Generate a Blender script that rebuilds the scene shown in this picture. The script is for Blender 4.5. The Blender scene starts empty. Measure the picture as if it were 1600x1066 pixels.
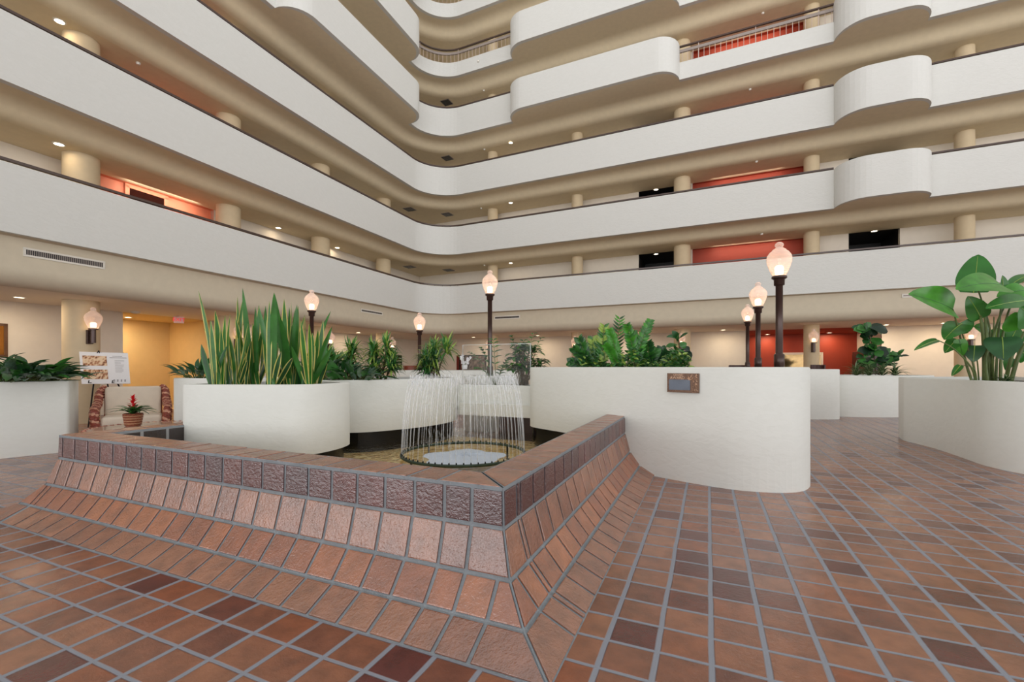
import bpy, bmesh, math, random
from mathutils import Vector
random.seed(7)
SC = bpy.context.scene
COL = SC.collection

# ------------------------------------------------------------------ camera, world, exposure
H = 1.3            # eye height
F = 700.0          # focal length in pixels of the 1600 wide frame
HZ = 574.0         # row of the horizon
cam_d = bpy.data.cameras.new('camera'); cam = bpy.data.objects.new('camera', cam_d); COL.objects.link(cam)
cam_d.sensor_fit = 'HORIZONTAL'; cam_d.sensor_width = 36.0; cam_d.lens = 36.0 * F / 1600.0
cam_d.shift_y = (HZ - 533.0) / 1600.0
cam_d.clip_start = 0.05; cam_d.clip_end = 200
cam.location = (0, 0, H); cam.rotation_euler = (math.radians(90), 0, 0)
SC.camera = cam

world = bpy.data.worlds.new('world'); SC.world = world; world.use_nodes = True
wn = world.node_tree; wn.nodes.clear()
w_out = wn.nodes.new('ShaderNodeOutputWorld'); w_bg = wn.nodes.new('ShaderNodeBackground')
w_tc = wn.nodes.new('ShaderNodeTexCoord'); w_sep = wn.nodes.new('ShaderNodeSeparateXYZ'); w_r = wn.nodes.new('ShaderNodeValToRGB')
wn.links.new(w_tc.outputs['Generated'], w_sep.inputs[0]); wn.links.new(w_sep.outputs['Z'], w_r.inputs[0])
wn.links.new(w_bg.outputs[0], w_out.inputs[0])
# the tall windows of the entrance side: a bright band low down, away from the balconies
w_m1 = wn.nodes.new('ShaderNodeMapRange'); wn.links.new(w_sep.outputs['Y'], w_m1.inputs[0])
w_m1.inputs['From Min'].default_value = 0.15; w_m1.inputs['From Max'].default_value = -0.35
w_r2 = wn.nodes.new('ShaderNodeValToRGB'); wn.links.new(w_sep.outputs['Z'], w_r2.inputs[0])
for p_, v_ in ((0.0, 0.9), (0.02, 1.0), (0.16, 0.9), (0.24, 0.10), (0.5, 0.0)):
    e = w_r2.color_ramp.elements.new(p_); e.color = (v_, v_, v_*1.03, 1)
w_r2.color_ramp.elements.remove(w_r2.color_ramp.elements[0]); w_r2.color_ramp.elements[-1].color = (0, 0, 0, 1)
w_mx = wn.nodes.new('ShaderNodeVectorMath'); w_mx.operation = 'MULTIPLY'; wn.links.new(w_r2.outputs[0], w_mx.inputs[0]); wn.links.new(w_m1.outputs[0], w_mx.inputs[1])
w_sc = wn.nodes.new('ShaderNodeVectorMath'); w_sc.operation = 'SCALE'; wn.links.new(w_mx.outputs[0], w_sc.inputs[0]); w_sc.inputs['Scale'].default_value = 2.3
w_ad = wn.nodes.new('ShaderNodeVectorMath'); w_ad.operation = 'ADD'; wn.links.new(w_r.outputs[0], w_ad.inputs[0]); wn.links.new(w_sc.outputs[0], w_ad.inputs[1])
wn.links.new(w_ad.outputs[0], w_bg.inputs[0])
cr = w_r.color_ramp                      # dim low down (the far side of the hall), bright windows and skylight above
cr.elements[0].position = 0.0; cr.elements[0].color = (0.62, 0.61, 0.59, 1)
cr.elements[1].position = 1.0; cr.elements[1].color = (0.75, 0.75, 0.76, 1)
e = cr.elements.new(0.06); e.color = (0.80, 0.80, 0.79, 1)
e = cr.elements.new(0.25); e.color = (0.66, 0.66, 0.66, 1)
e = cr.elements.new(0.62); e.color = (0.58, 0.58, 0.58, 1)
e = cr.elements.new(0.85); e.color = (0.64, 0.64, 0.65, 1)
w_bg.inputs[1].default_value = 1.06

SC.view_settings.view_transform = 'Standard'; SC.view_settings.look = 'None'
SC.view_settings.gamma = 1.0; SC.view_settings.exposure = 0.0; SC.view_settings.use_curve_mapping = False

# ------------------------------------------------------------------ helpers
def lin(r, g, b):
    def f(c):
        c /= 255.0
        return c / 12.92 if c <= 0.04045 else ((c + 0.055) / 1.055) ** 2.4
    return (f(r), f(g), f(b), 1.0)

def new_mat(name):
    m = bpy.data.materials.new(name); m.use_nodes = True
    nt = m.node_tree; nt.nodes.clear()
    out = nt.nodes.new('ShaderNodeOutputMaterial'); bs = nt.nodes.new('ShaderNodeBsdfPrincipled')
    nt.links.new(bs.outputs[0], out.inputs[0])
    return m, nt, bs, out

def mat(name, rgb, rough=0.5, metal=0.0, var=0.12, vscale=6.0, bump=0.0, bscale=30.0, detail=3.0, spec=0.5, emit=None, estr=0.0):
    m, nt, bs, out = new_mat(name)
    c = lin(*rgb)
    tc = nt.nodes.new('ShaderNodeTexCoord')
    nz = nt.nodes.new('ShaderNodeTexNoise'); nz.inputs['Scale'].default_value = vscale; nz.inputs['Detail'].default_value = detail
    nt.links.new(tc.outputs['Object'], nz.inputs['Vector'])
    rp = nt.nodes.new('ShaderNodeValToRGB')
    rp.color_ramp.elements[0].position = 0.3; rp.color_ramp.elements[1].position = 0.7
    rp.color_ramp.elements[0].color = (c[0]*(1-var), c[1]*(1-var), c[2]*(1-var), 1)
    rp.color_ramp.elements[1].color = (min(1, c[0]*(1+var)), min(1, c[1]*(1+var)), min(1, c[2]*(1+var)), 1)
    nt.links.new(nz.outputs['Fac'], rp.inputs[0]); nt.links.new(rp.outputs[0], bs.inputs['Base Color'])
    bs.inputs['Roughness'].default_value = rough; bs.inputs['Metallic'].default_value = metal
    bs.inputs['Specular IOR Level'].default_value = spec
    if bump:
        n2 = nt.nodes.new('ShaderNodeTexNoise'); n2.inputs['Scale'].default_value = bscale; n2.inputs['Detail'].default_value = 4
        nt.links.new(tc.outputs['Object'], n2.inputs['Vector'])
        bp = nt.nodes.new('ShaderNodeBump'); bp.inputs['Strength'].default_value = bump; bp.inputs['Distance'].default_value = 0.02
        nt.links.new(n2.outputs['Fac'], bp.inputs['Height']); nt.links.new(bp.outputs[0], bs.inputs['Normal'])
    if emit:
        bs.inputs['Emission Color'].default_value = lin(*emit); bs.inputs['Emission Strength'].default_value = estr
    return m

def mth(nt, op, a, b=None, c=None):
    n = nt.nodes.new('ShaderNodeMath'); n.operation = op
    for i, v in enumerate((a, b, c)):
        if v is None: continue
        if isinstance(v, (int, float)): n.inputs[i].default_value = v
        else: nt.links.new(v, n.inputs[i])
    return n.outputs[0]

def ramp(nt, fac, stops):
    r = nt.nodes.new('ShaderNodeValToRGB'); nt.links.new(fac, r.inputs[0])
    el = r.color_ramp.elements
    el[0].position = stops[0][0]; el[0].color = stops[0][1]
    el[1].position = stops[-1][0]; el[1].color = stops[-1][1]
    for p, c in stops[1:-1]:
        e = el.new(p); e.color = c
    return r.outputs[0]

ROOT = {}
class MB:
    """collects shapes and links them as one mesh object"""
    def __init__(s): s.v = []; s.f = []; s.m = []; s.c = []; s.tint = 0.5
    def add(s, vs, fs, mi=0, tint=None):
        o = len(s.v); s.v += [Vector(x) for x in vs]
        for f in fs:
            s.f.append([o + i for i in f]); s.m.append(mi); s.c.append(s.tint if tint is None else tint)
    def box(s, x0, y0, z0, x1, y1, z1, mi=0):
        s.add([(x0,y0,z0),(x1,y0,z0),(x1,y1,z0),(x0,y1,z0),(x0,y0,z1),(x1,y0,z1),(x1,y1,z1),(x0,y1,z1)],
              [(0,3,2,1),(4,5,6,7),(0,1,5,4),(1,2,6,5),(2,3,7,6),(3,0,4,7)], mi)
    def obox(s, c, ax, ay, az, mi=0):
        c = Vector(c); ax = Vector(ax); ay = Vector(ay); az = Vector(az)
        vs = [c+sx*ax+sy*ay+sz*az for sz in (-1,1) for sx,sy in ((-1,-1),(1,-1),(1,1),(-1,1))]
        s.add(vs, [(0,3,2,1),(4,5,6,7),(0,1,5,4),(1,2,6,5),(2,3,7,6),(3,0,4,7)], mi)
    def tube(s, pts, rad, n=8, mi=0, cap=True):
        pts = [Vector(p) for p in pts]
        rs = rad if isinstance(rad, (list, tuple)) else [rad]*len(pts)
        vs = []; up = None
        for i, p in enumerate(pts):
            d = (pts[min(i+1,len(pts)-1)] - pts[max(i-1,0)])
            d = d.normalized() if d.length > 1e-9 else Vector((0,0,1))
            if up is None: up = Vector((0,0,1)) if abs(d.z) < 0.9 else Vector((1,0,0))
            u = d.cross(up)
            if u.length < 1e-6: u = d.cross(Vector((0,1,0)))
            u.normalize(); w = u.cross(d).normalized()
            for k in range(n):
                a = 2*math.pi*k/n; vs.append(p + rs[i]*(math.cos(a)*u + math.sin(a)*w))
        fs = [(i*n+k, i*n+(k+1)%n, (i+1)*n+(k+1)%n, (i+1)*n+k) for i in range(len(pts)-1) for k in range(n)]
        if cap: fs += [tuple(range(n-1,-1,-1)), tuple((len(pts)-1)*n+k for k in range(n))]
        s.add(vs, fs, mi)
    def lathe(s, prof, c=(0,0,0), n=24, mi=0, a0=0.0):
        vs = []; c = Vector(c)
        for r, z in prof:
            for k in range(n):
                a = a0 + 2*math.pi*k/n; vs.append(c + Vector((r*math.cos(a), r*math.sin(a), z)))
        fs = [(i*n+k, i*n+(k+1)%n, (i+1)*n+(k+1)%n, (i+1)*n+k) for i in range(len(prof)-1) for k in range(n)]
        s.add(vs, fs, mi)
    def prism(s, poly, z0, z1, mi=0, top=True, bot=True):
        n = len(poly)
        s.add([(x,y,z0) for x,y in poly]+[(x,y,z1) for x,y in poly],
              [(i,(i+1)%n,n+(i+1)%n,n+i) for i in range(n)] + ([tuple(range(n,2*n))] if top else []) + ([tuple(range(n-1,-1,-1))] if bot else []), mi)
    def leaf(s, p0, p1, w, up=(0,0,1), bend=0.0, fold=0.25, prof=None, n=8, mi=0, edge=None, efrac=0.7, wave=0.0):
        """blade from p0 to p1 bowed by bend along its own normal"""
        p0 = Vector(p0); p1 = Vector(p1); d = p1-p0; L = d.length
        if L < 1e-5: return
        d.normalize(); side = d.cross(Vector(up))
        if side.length < 1e-4: side = d.cross(Vector((0.3,1,0.1)))
        side.normalize(); nm = side.cross(d).normalized()
        prof = prof or (lambda t: math.sin(math.pi*min(1,t**0.75))**0.8 if 0 < t < 1 else 0.0)
        vs = []; ph = random.random()*6
        ks = (-1,-efrac,0,efrac,1) if edge is not None else (-1,-0.5,0,0.5,1)
        for i in range(n+1):
            t = i/n; c = p0 + d*L*t + nm*(bend*4*t*(1-t))
            hw = w*0.5*max(prof(t), 0.02)
            for k in ks:
                vs.append(c + side*hw*k + nm*(abs(k)*fold*hw + wave*math.sin(t*9+ph+k*2)*abs(k)*w))
        fs = []; mm = []
        for i in range(n):
            for j in range(4):
                fs.append((i*5+j, i*5+j+1, i*5+5+j+1, i*5+5+j)); mm.append(edge if (edge is not None and j in (0,3)) else mi)
        o = len(s.v); s.v += vs
        for f, m_ in zip(fs, mm):
            s.f.append([o+i for i in f]); s.m.append(m_); s.c.append(s.tint)
    def build(s, name, mats, parent=None, smooth=False, bevel=0.0, seg=2, attr=False):
        me = bpy.data.meshes.new(name)
        root = parent
        while root is not None and root.parent is not None: root = root.parent
        off = root.location if root is not None else Vector((0,0,0))
        me.from_pydata([tuple(v - off) for v in s.v], [], s.f)
        for m_ in (mats if isinstance(mats, (list, tuple)) else [mats]): me.materials.append(m_)
        me.polygons.foreach_set('material_index', s.m)
        if smooth: me.polygons.foreach_set('use_smooth', [True]*len(s.f))
        if attr:
            a = me.attributes.new('tint', 'FLOAT', 'FACE'); a.data.foreach_set('value', s.c)
        bm = bmesh.new(); bm.from_mesh(me); bmesh.ops.recalc_face_normals(bm, faces=bm.faces); bm.to_mesh(me); bm.free()
        me.update()
        if smooth: me.set_sharp_from_angle(angle=math.radians(50))
        o = bpy.data.objects.new(name, me); COL.objects.link(o)
        if parent is not None: o.parent = parent
        if bevel:
            b = o.modifiers.new('bevel', 'BEVEL'); b.width = bevel; b.segments = seg; b.limit_method = 'ANGLE'; b.angle_limit = math.radians(40)
        if smooth == 'auto':
            pass
        return o

def tag(o, label=None, cat=None, group=None, kind=None):
    if label: o['label'] = label
    if cat: o['category'] = cat
    if group: o['group'] = group
    if kind: o['kind'] = kind
    return o

def thing(name, label, cat, loc=(0,0,0), group=None):
    o = bpy.data.objects.new(name, None); COL.objects.link(o); o.location = Vector(loc); o.empty_display_size = 0.1
    return tag(o, label, cat, group)

def struct(o): o['kind'] = 'structure'; return o

def copy_tree(o, loc):
    c = o.copy(); COL.objects.link(c); c.location = Vector(loc)
    for ch in o.children:
        k = ch.copy(); COL.objects.link(k); k.parent = c
        for g in ch.children:
            q = g.copy(); COL.objects.link(q); q.parent = k
    return c

def P(px, py, Y):                       # the point at depth Y seen at a place of the photograph
    return Vector(((px-800.0)/F*Y, Y, H + (HZ-py)/F*Y))

def text_mesh(txt, size, depth=0.0):
    cu = bpy.data.curves.new('txt', 'FONT'); cu.body = txt; cu.size = size; cu.extrude = depth; cu.align_x = 'CENTER'; cu.align_y = 'CENTER'
    ob = bpy.data.objects.new('txt', cu); COL.objects.link(ob)
    dg = bpy.context.evaluated_depsgraph_get()
    me = bpy.data.meshes.new_from_object(ob.evaluated_get(dg))
    bpy.data.objects.remove(ob); bpy.data.curves.remove(cu)
    vs = [v.co.copy() for v in me.vertices]; fs = [tuple(p.vertices) for p in me.polygons]
    bpy.data.meshes.remove(me)
    return vs, fs
def add_text(mb, txt, size, c, ux, uy, un, depth=0.002, mi=0):
    vs, fs = text_mesh(txt, size, depth)
    ux, uy, un, c = Vector(ux), Vector(uy), Vector(un), Vector(c)
    mb.add([c + ux*v.x + uy*v.y + un*v.z for v in vs], fs, mi)

# ------------------------------------------------------------------ materials
def stucco(name, rgb, strength=0.26):
    m, nt, bs, out = new_mat(name)
    tc = nt.nodes.new('ShaderNodeTexCoord'); c = lin(*rgb)
    n1 = nt.nodes.new('ShaderNodeTexNoise'); n1.inputs['Scale'].default_value = 7.0; n1.inputs['Detail'].default_value = 7; n1.inputs['Distortion'].default_value = 0.8
    n2 = nt.nodes.new('ShaderNodeTexNoise'); n2.inputs['Scale'].default_value = 26; n2.inputs['Detail'].default_value = 4
    mp = nt.nodes.new('ShaderNodeMapping'); mp.inputs['Scale'].default_value = (1,1,2.2)
    nt.links.new(tc.outputs['Object'], mp.inputs[0]); nt.links.new(mp.outputs[0], n1.inputs['Vector']); nt.links.new(tc.outputs['Object'], n2.inputs['Vector'])
    h = mth(nt, 'ADD', mth(nt, 'MULTIPLY', ramp(nt, n1.outputs['Fac'], [(0.42,(0,0,0,1)),(0.56,(1,1,1,1))]), 0.55), mth(nt, 'MULTIPLY', n2.outputs['Fac'], 0.35))
    bp = nt.nodes.new('ShaderNodeBump'); bp.inputs['Strength'].default_value = strength; bp.inputs['Distance'].default_value = 0.012
    nt.links.new(h, bp.inputs['Height']); nt.links.new(bp.outputs[0], bs.inputs['Normal'])
    col = ramp(nt, n1.outputs['Fac'], [(0.3,(c[0]*0.97,c[1]*0.97,c[2]*0.965,1)),(0.7,c)])
    nt.links.new(col, bs.inputs['Base Color']); bs.inputs['Roughness'].default_value = 0.85; bs.inputs['Specular IOR Level'].default_value = 0.25
    return m
M = {}
M['stucco'] = stucco('white_stucco', (214,213,207))
M['planter'] = stucco('planter_stucco', (230,230,223), 0.15)
M['tan'] = mat('tan_soffit', (222,206,174), 0.8, var=0.03, bump=0.05, bscale=60)  # same tan paint as the fascia; light from below put into the colour
M['fascia'] = mat('tan_fascia', (203,191,168), 0.8, var=0.03, bump=0.05, bscale=60)
M['wall'] = mat('cream_wall', (222,212,196), 0.8, var=0.02, bump=0.05, bscale=60)
M['yellow'] = mat('yellow_wall', (216,188,134), 0.8, var=0.02)
M['column'] = mat('sand_column', (206,186,152), 0.75, var=0.03)
M['red'] = mat('red_wall', (156,54,26), 0.6, var=0.03)
M['red_lit'] = mat('red_wall_lit', (214,128,96), 0.6, var=0.03)  # red niche wall with its bright lighting painted in as a paler tone
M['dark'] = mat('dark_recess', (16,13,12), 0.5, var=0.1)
M['rail'] = mat('brown_rail', (74,56,48), 0.28, var=0.08, spec=0.6)
M['steel'] = mat('painted_steel', (150,138,130), 0.4, var=0.05)
M['baluster'] = mat('pale_baluster', (200,180,168), 0.4, var=0.04)
M['bronze'] = mat('bronze_pole', (72,52,46), 0.3, metal=0.35, var=0.1, spec=0.6)
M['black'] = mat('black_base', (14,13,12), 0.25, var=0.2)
M['soil'] = mat('soil', (58,44,34), 0.95, var=0.35, vscale=40, bump=0.6, bscale=60)
M['vent_dark'] = mat('vent_dark', (30,28,26), 0.6)
M['white_metal'] = mat('white_metal', (222,216,204), 0.45, var=0.02)
M['grout'] = mat('grout', (140,146,150), 0.8, var=0.1, vscale=14, bump=0.3, bscale=80)
M['lamp_on'] = mat('lamp_disc', (255,245,225), 0.5, emit=(255,240,214), estr=7.0)
M['bulb'] = mat('lamp_bulb', (255,235,205), 0.5, emit=(255,222,176), estr=6.0)

def tile_nodes(nt, bs, tintsock, vec, hbase=None, rough=0.24, sat=1.0):
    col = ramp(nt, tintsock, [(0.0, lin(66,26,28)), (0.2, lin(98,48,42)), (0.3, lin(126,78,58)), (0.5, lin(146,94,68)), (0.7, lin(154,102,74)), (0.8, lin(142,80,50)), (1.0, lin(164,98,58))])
    n1 = nt.nodes.new('ShaderNodeTexNoise'); n1.inputs['Scale'].default_value = 9; n1.inputs['Detail'].default_value = 5
    n2 = nt.nodes.new('ShaderNodeTexNoise'); n2.inputs['Scale'].default_value = 52; n2.inputs['Detail'].default_value = 5
    n3 = nt.nodes.new('ShaderNodeTexNoise'); n3.inputs['Scale'].default_value = 150; n3.inputs['Detail'].default_value = 2
    for n in (n1, n2, n3): nt.links.new(vec, n.inputs['Vector'])
    mx = nt.nodes.new('ShaderNodeMix'); mx.data_type = 'RGBA'; mx.blend_type = 'MULTIPLY'; mx.inputs[0].default_value = 1.0
    nt.links.new(col, mx.inputs[6]); nt.links.new(ramp(nt, n1.outputs['Fac'], [(0.3,(0.80,0.78,0.77,1)),(0.7,(1.30,1.26,1.20,1))]), mx.inputs[7])
    h = mth(nt, 'ADD', mth(nt, 'MULTIPLY', n2.outputs['Fac'], 0.7), mth(nt, 'MULTIPLY', n3.outputs['Fac'], 0.30))
    h = mth(nt, 'ADD', h, mth(nt, 'MULTIPLY', n1.outputs['Fac'], 0.5))
    return mx.outputs[2], h

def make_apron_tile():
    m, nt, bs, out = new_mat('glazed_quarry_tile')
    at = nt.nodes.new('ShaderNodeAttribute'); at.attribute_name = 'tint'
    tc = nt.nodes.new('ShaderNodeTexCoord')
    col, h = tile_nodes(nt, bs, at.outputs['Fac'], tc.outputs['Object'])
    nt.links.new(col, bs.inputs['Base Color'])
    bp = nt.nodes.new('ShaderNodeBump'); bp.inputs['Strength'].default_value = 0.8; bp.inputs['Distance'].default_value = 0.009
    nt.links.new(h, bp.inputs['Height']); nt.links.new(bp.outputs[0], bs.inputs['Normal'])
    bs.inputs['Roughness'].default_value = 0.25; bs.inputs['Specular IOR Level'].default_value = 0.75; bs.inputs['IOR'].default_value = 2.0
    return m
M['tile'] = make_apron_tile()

def make_grid_tile(name, pw, ph, x0, y0, gx, gy, grout, dark=False):
    m, nt, bs, out = new_mat(name)
    tc = nt.nodes.new('ShaderNodeTexCoord'); sep = nt.nodes.new('ShaderNodeSeparateXYZ')
    nt.links.new(tc.outputs['Object'], sep.inputs[0])
    wob = nt.nodes.new('ShaderNodeTexNoise'); wob.inputs['Scale'].default_value = 2.7; wob.inputs['Detail'].default_value = 3
    nt.links.new(tc.outputs['Object'], wob.inputs['Vector'])
    wv = mth(nt, 'MULTIPLY', mth(nt, 'SUBTRACT', wob.outputs['Fac'], 0.5), 0.014)
    u = mth(nt, 'DIVIDE', mth(nt, 'ADD', mth(nt, 'SUBTRACT', sep.outputs['X'], x0), wv), pw)
    v = mth(nt, 'DIVIDE', mth(nt, 'ADD', mth(nt, 'SUBTRACT', sep.outputs['Y'], y0), wv), ph)
    iu = mth(nt, 'FLOOR', u); iv = mth(nt, 'FLOOR', v)
    fu = mth(nt, 'FRACT', u); fv = mth(nt, 'FRACT', v)
    du = mth(nt, 'MULTIPLY', mth(nt, 'MINIMUM', fu, mth(nt, 'SUBTRACT', 1.0, fu)), pw)
    dv = mth(nt, 'MULTIPLY', mth(nt, 'MINIMUM', fv, mth(nt, 'SUBTRACT', 1.0, fv)), ph)
    eu = mth(nt, 'DIVIDE', mth(nt, 'SUBTRACT', du, gx*0.5), 0.006); ev = mth(nt, 'DIVIDE', mth(nt, 'SUBTRACT', dv, gy*0.5), 0.006)
    ed = mth(nt, 'MINIMUM', eu, ev); n = nt.nodes.new('ShaderNodeClamp'); nt.links.new(ed, n.inputs[0]); mask = n.outputs[0]
    cb = nt.nodes.new('ShaderNodeCombineXYZ'); nt.links.new(iu, cb.inputs[0]); nt.links.new(iv, cb.inputs[1])
    wn_ = nt.nodes.new('ShaderNodeTexWhiteNoise'); wn_.noise_dimensions = '2D'; nt.links.new(cb.outputs[0], wn_.inputs['Vector'])
    # each tile takes its grain from its own corner of the noise
    add = nt.nodes.new('ShaderNodeVectorMath'); add.operation = 'ADD'; nt.links.new(tc.outputs['Object'], add.inputs[0])
    sc = nt.nodes.new('ShaderNodeVectorMath'); sc.operation = 'SCALE'; nt.links.new(wn_.outputs['Color'], sc.inputs[0]); sc.inputs['Scale'].default_value = 7.0
    nt.links.new(sc.outputs[0], add.inputs[1])
    col, h = tile_nodes(nt, bs, mth(nt, 'MULTIPLY_ADD', wn_.outputs['Value'], 0.66, 0.16), add.outputs[0])
    mx = nt.nodes.new('ShaderNodeMix'); mx.data_type = 'RGBA'
    nt.links.new(mask, mx.inputs[0]); mx.inputs[6].default_value = lin(*grout)
    if dark:
        mx.inputs[7].default_value = lin(34,16,14)
    else:
        nt.links.new(col, mx.inputs[7])
    nt.links.new(mx.outputs[2], bs.inputs['Base Color'])
    hh = mth(nt, 'ADD', mth(nt, 'MULTIPLY', mask, 0.6), mth(nt, 'MULTIPLY', mth(nt, 'MULTIPLY', h, mask), 0.4))
    # slight tilt of every tile
    sp = nt.nodes.new('ShaderNodeSeparateColor'); nt.links.new(wn_.outputs['Color'], sp.inputs[0])
    tl = mth(nt, 'ADD', mth(nt, 'MULTIPLY', mth(nt, 'SUBTRACT', sp.outputs[0], 0.5), fu), mth(nt, 'MULTIPLY', mth(nt, 'SUBTRACT', sp.outputs[1], 0.5), fv))
    hh = mth(nt, 'ADD', hh, mth(nt, 'MULTIPLY', tl, 0.35))
    bp = nt.nodes.new('ShaderNodeBump'); bp.inputs['Strength'].default_value = 0.6; bp.inputs['Distance'].default_value = 0.010
    nt.links.new(hh, bp.inputs['Height']); nt.links.new(bp.outputs[0], bs.inputs['Normal'])
    rg = nt.nodes.new('ShaderNodeMapRange'); nt.links.new(mask, rg.inputs[0]); rg.inputs['To Min'].default_value = 0.7; rg.inputs['To Max'].default_value = 0.22
    nt.links.new(rg.outputs[0], bs.inputs['Roughness'])
    bs.inputs['Specular IOR Level'].default_value = 0.8; bs.inputs['IOR'].default_value = 1.62
    return m

# ------------------------------------------------------------------ axes
TH = math.atan2(-0.4006, 0.9163)                 # turn of the tiled floor
A2 = Vector((0.4006, 0.9163)); B2 = Vector((-0.9163, 0.4006))
def AB(a, b, z=0.0):
    p = A2*a + B2*b
    return Vector((p.x, p.y, z))

# floor
fm = MB(); fm.add([(-26,-14,0),(34,-14,0),(34,34,0),(-26,34,0)], [(0,1,2,3)])
floor = fm.build('floor', make_grid_tile('floor_tile', 0.2275, 0.213, 0.015, 1.711, 0.020, 0.013, (146,150,160)))
floor.rotation_euler[2] = TH; struct(floor)

# building lines (front faces of the balconies)
class Side: pass
R = Side(); R.o = Vector((-0.566, 19.8)); R.d = Vector((15.266, -6.94)).normalized(); R.n = Vector((-R.d.y, R.d.x))
L = Side(); L.o = Vector((-9.257, 8.10)); L.d = Vector((1.948, 4.69)).normalized(); L.n = Vector((-L.d.y, L.d.x))
def isect(o1, d1, o2, d2):
    det = d1.x*(-d2.y) + d2.x*d1.y
    r = o2 - o1
    t = (r.x*(-d2.y) + d2.x*r.y)/det
    return t
def on(S, s, off=0.0): return S.o + S.d*s + S.n*off
def ray_off(S, px, off):
    k = (px-800.0)/F; o = S.o + S.n*off
    return (k*o.y - o.x)/(S.d.x - k*S.d.y)
def corner(off, offR=None):
    oL = L.o + L.n*off; oR = R.o + R.n*(off if offR is None else offR)
    return oL + L.d*isect(oL, L.d, oR, R.d)
T0, S1 = -9.0, 26.0
cpt = corner(0); tc0 = (cpt - L.o).dot(L.d); sc0 = (cpt - R.o).dot(R.d)
ang = math.acos(max(-1, min(1, (-L.d).dot(R.d)))); RF = 1.5; TL = RF/math.tan(ang/2)
t_tan = tc0 - TL; s_tan = sc0 + TL
bis = ((-L.d) + R.d).normalized(); fc = cpt + bis*(RF/math.sin(ang/2))

def side_pts(S, a, b, bays, RB=0.8):
    """points (base, inward normal, out, param, inside a bay) along a straight side"""
    out = [(a, 0.0, False)]
    for s0, s1 in bays:
        out.append((s0-0.002, 0.0, False))
        for k in range(0, 10):
            q = math.radians(10*k); out.append((s0+RB-RB*math.cos(q), RB*math.sin(q), True))
        for k in range(9, -1, -1):
            q = math.radians(10*k); out.append((s1-RB+RB*math.cos(q), RB*math.sin(q), True))
        out.append((s1+0.002, 0.0, False))
    out.append((b, 0.0, False))
    return [(S.o + S.d*s, S.n, o, s, bay) for s, o, bay in out]
def fillet_pts():
    a0 = math.atan2(-(L.n*-1).y*-1, 0)
    v0 = (on(L, t_tan) - fc); v1 = (on(R, s_tan) - fc)
    q0 = math.atan2(v0.y, v0.x); q1 = math.atan2(v1.y, v1.x)
    while q1 - q0 > math.pi: q1 -= 2*math.pi
    while q1 - q0 < -math.pi: q1 += 2*math.pi
    res = []
    for k in range(0, 15):
        q = q0 + (q1-q0)*k/14; n = Vector((math.cos(q), math.sin(q)))
        res.append((fc + n*RF, n, 0.0, None, False))
    return res
def full_path(baysL, baysR):
    return side_pts(L, T0, t_tan, baysL)[:-1] + fillet_pts() + side_pts(R, s_tan, S1, baysR)[1:]

def sweep(mb, pts, prof, closed=True, mi=0, caps=True):
    """prof: (offset inward from the face, z)"""
    n = len(prof); vs = []
    for b, nn, out, s, bay in pts:
        for o, z in prof:
            q = b + nn*(o - out); vs.append((q.x, q.y, z))
    fs = []; m = n if closed else n-1
    for i in range(len(pts)-1):
        for k in range(m):
            fs.append((i*n+k, i*n+(k+1)%n, (i+1)*n+(k+1)%n, (i+1)*n+k))
    if closed and caps: fs += [tuple(range(n)), tuple((len(pts)-1)*n+k for k in range(n-1,-1,-1))]
    mb.add(vs, fs, mi)

# ------------------------------------------------------------------ balconies
ZB1 = H + 2.475; ZT1 = H + 3.755; ST = 2.75
names = ['lowest', 'second', 'third', 'fourth', 'fifth', 'sixth']
smallR, bigR, bayL = (12.25, 14.68), (0.62, 7.48), (5.70, 12.57)
BAYS = {2: ([], [smallR]), 3: ([], [smallR]), 4: ([bayL], [bigR, smallR]), 5: ([bayL], [bigR, smallR]), 6: ([bayL], [bigR, smallR]), 7: ([bayL], [bigR, smallR])}
desc = {1: 'lowest white stucco balcony wrapping the hall, without bays, above the lobby ceiling',
        2: 'second white stucco balcony from the floor, one small rounded bay at right',
        3: 'third white stucco balcony from the floor, between the second and the first railed one',
        4: 'fourth white stucco balcony with long rounded bays and a metal railing at right',
        5: 'fifth white stucco balcony with a curved metal railing in the corner',
        6: 'topmost white balcony in view, a sliver with brown railing at the upper edge',
        7: 'white balcony above the upper edge of the photo'}
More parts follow.
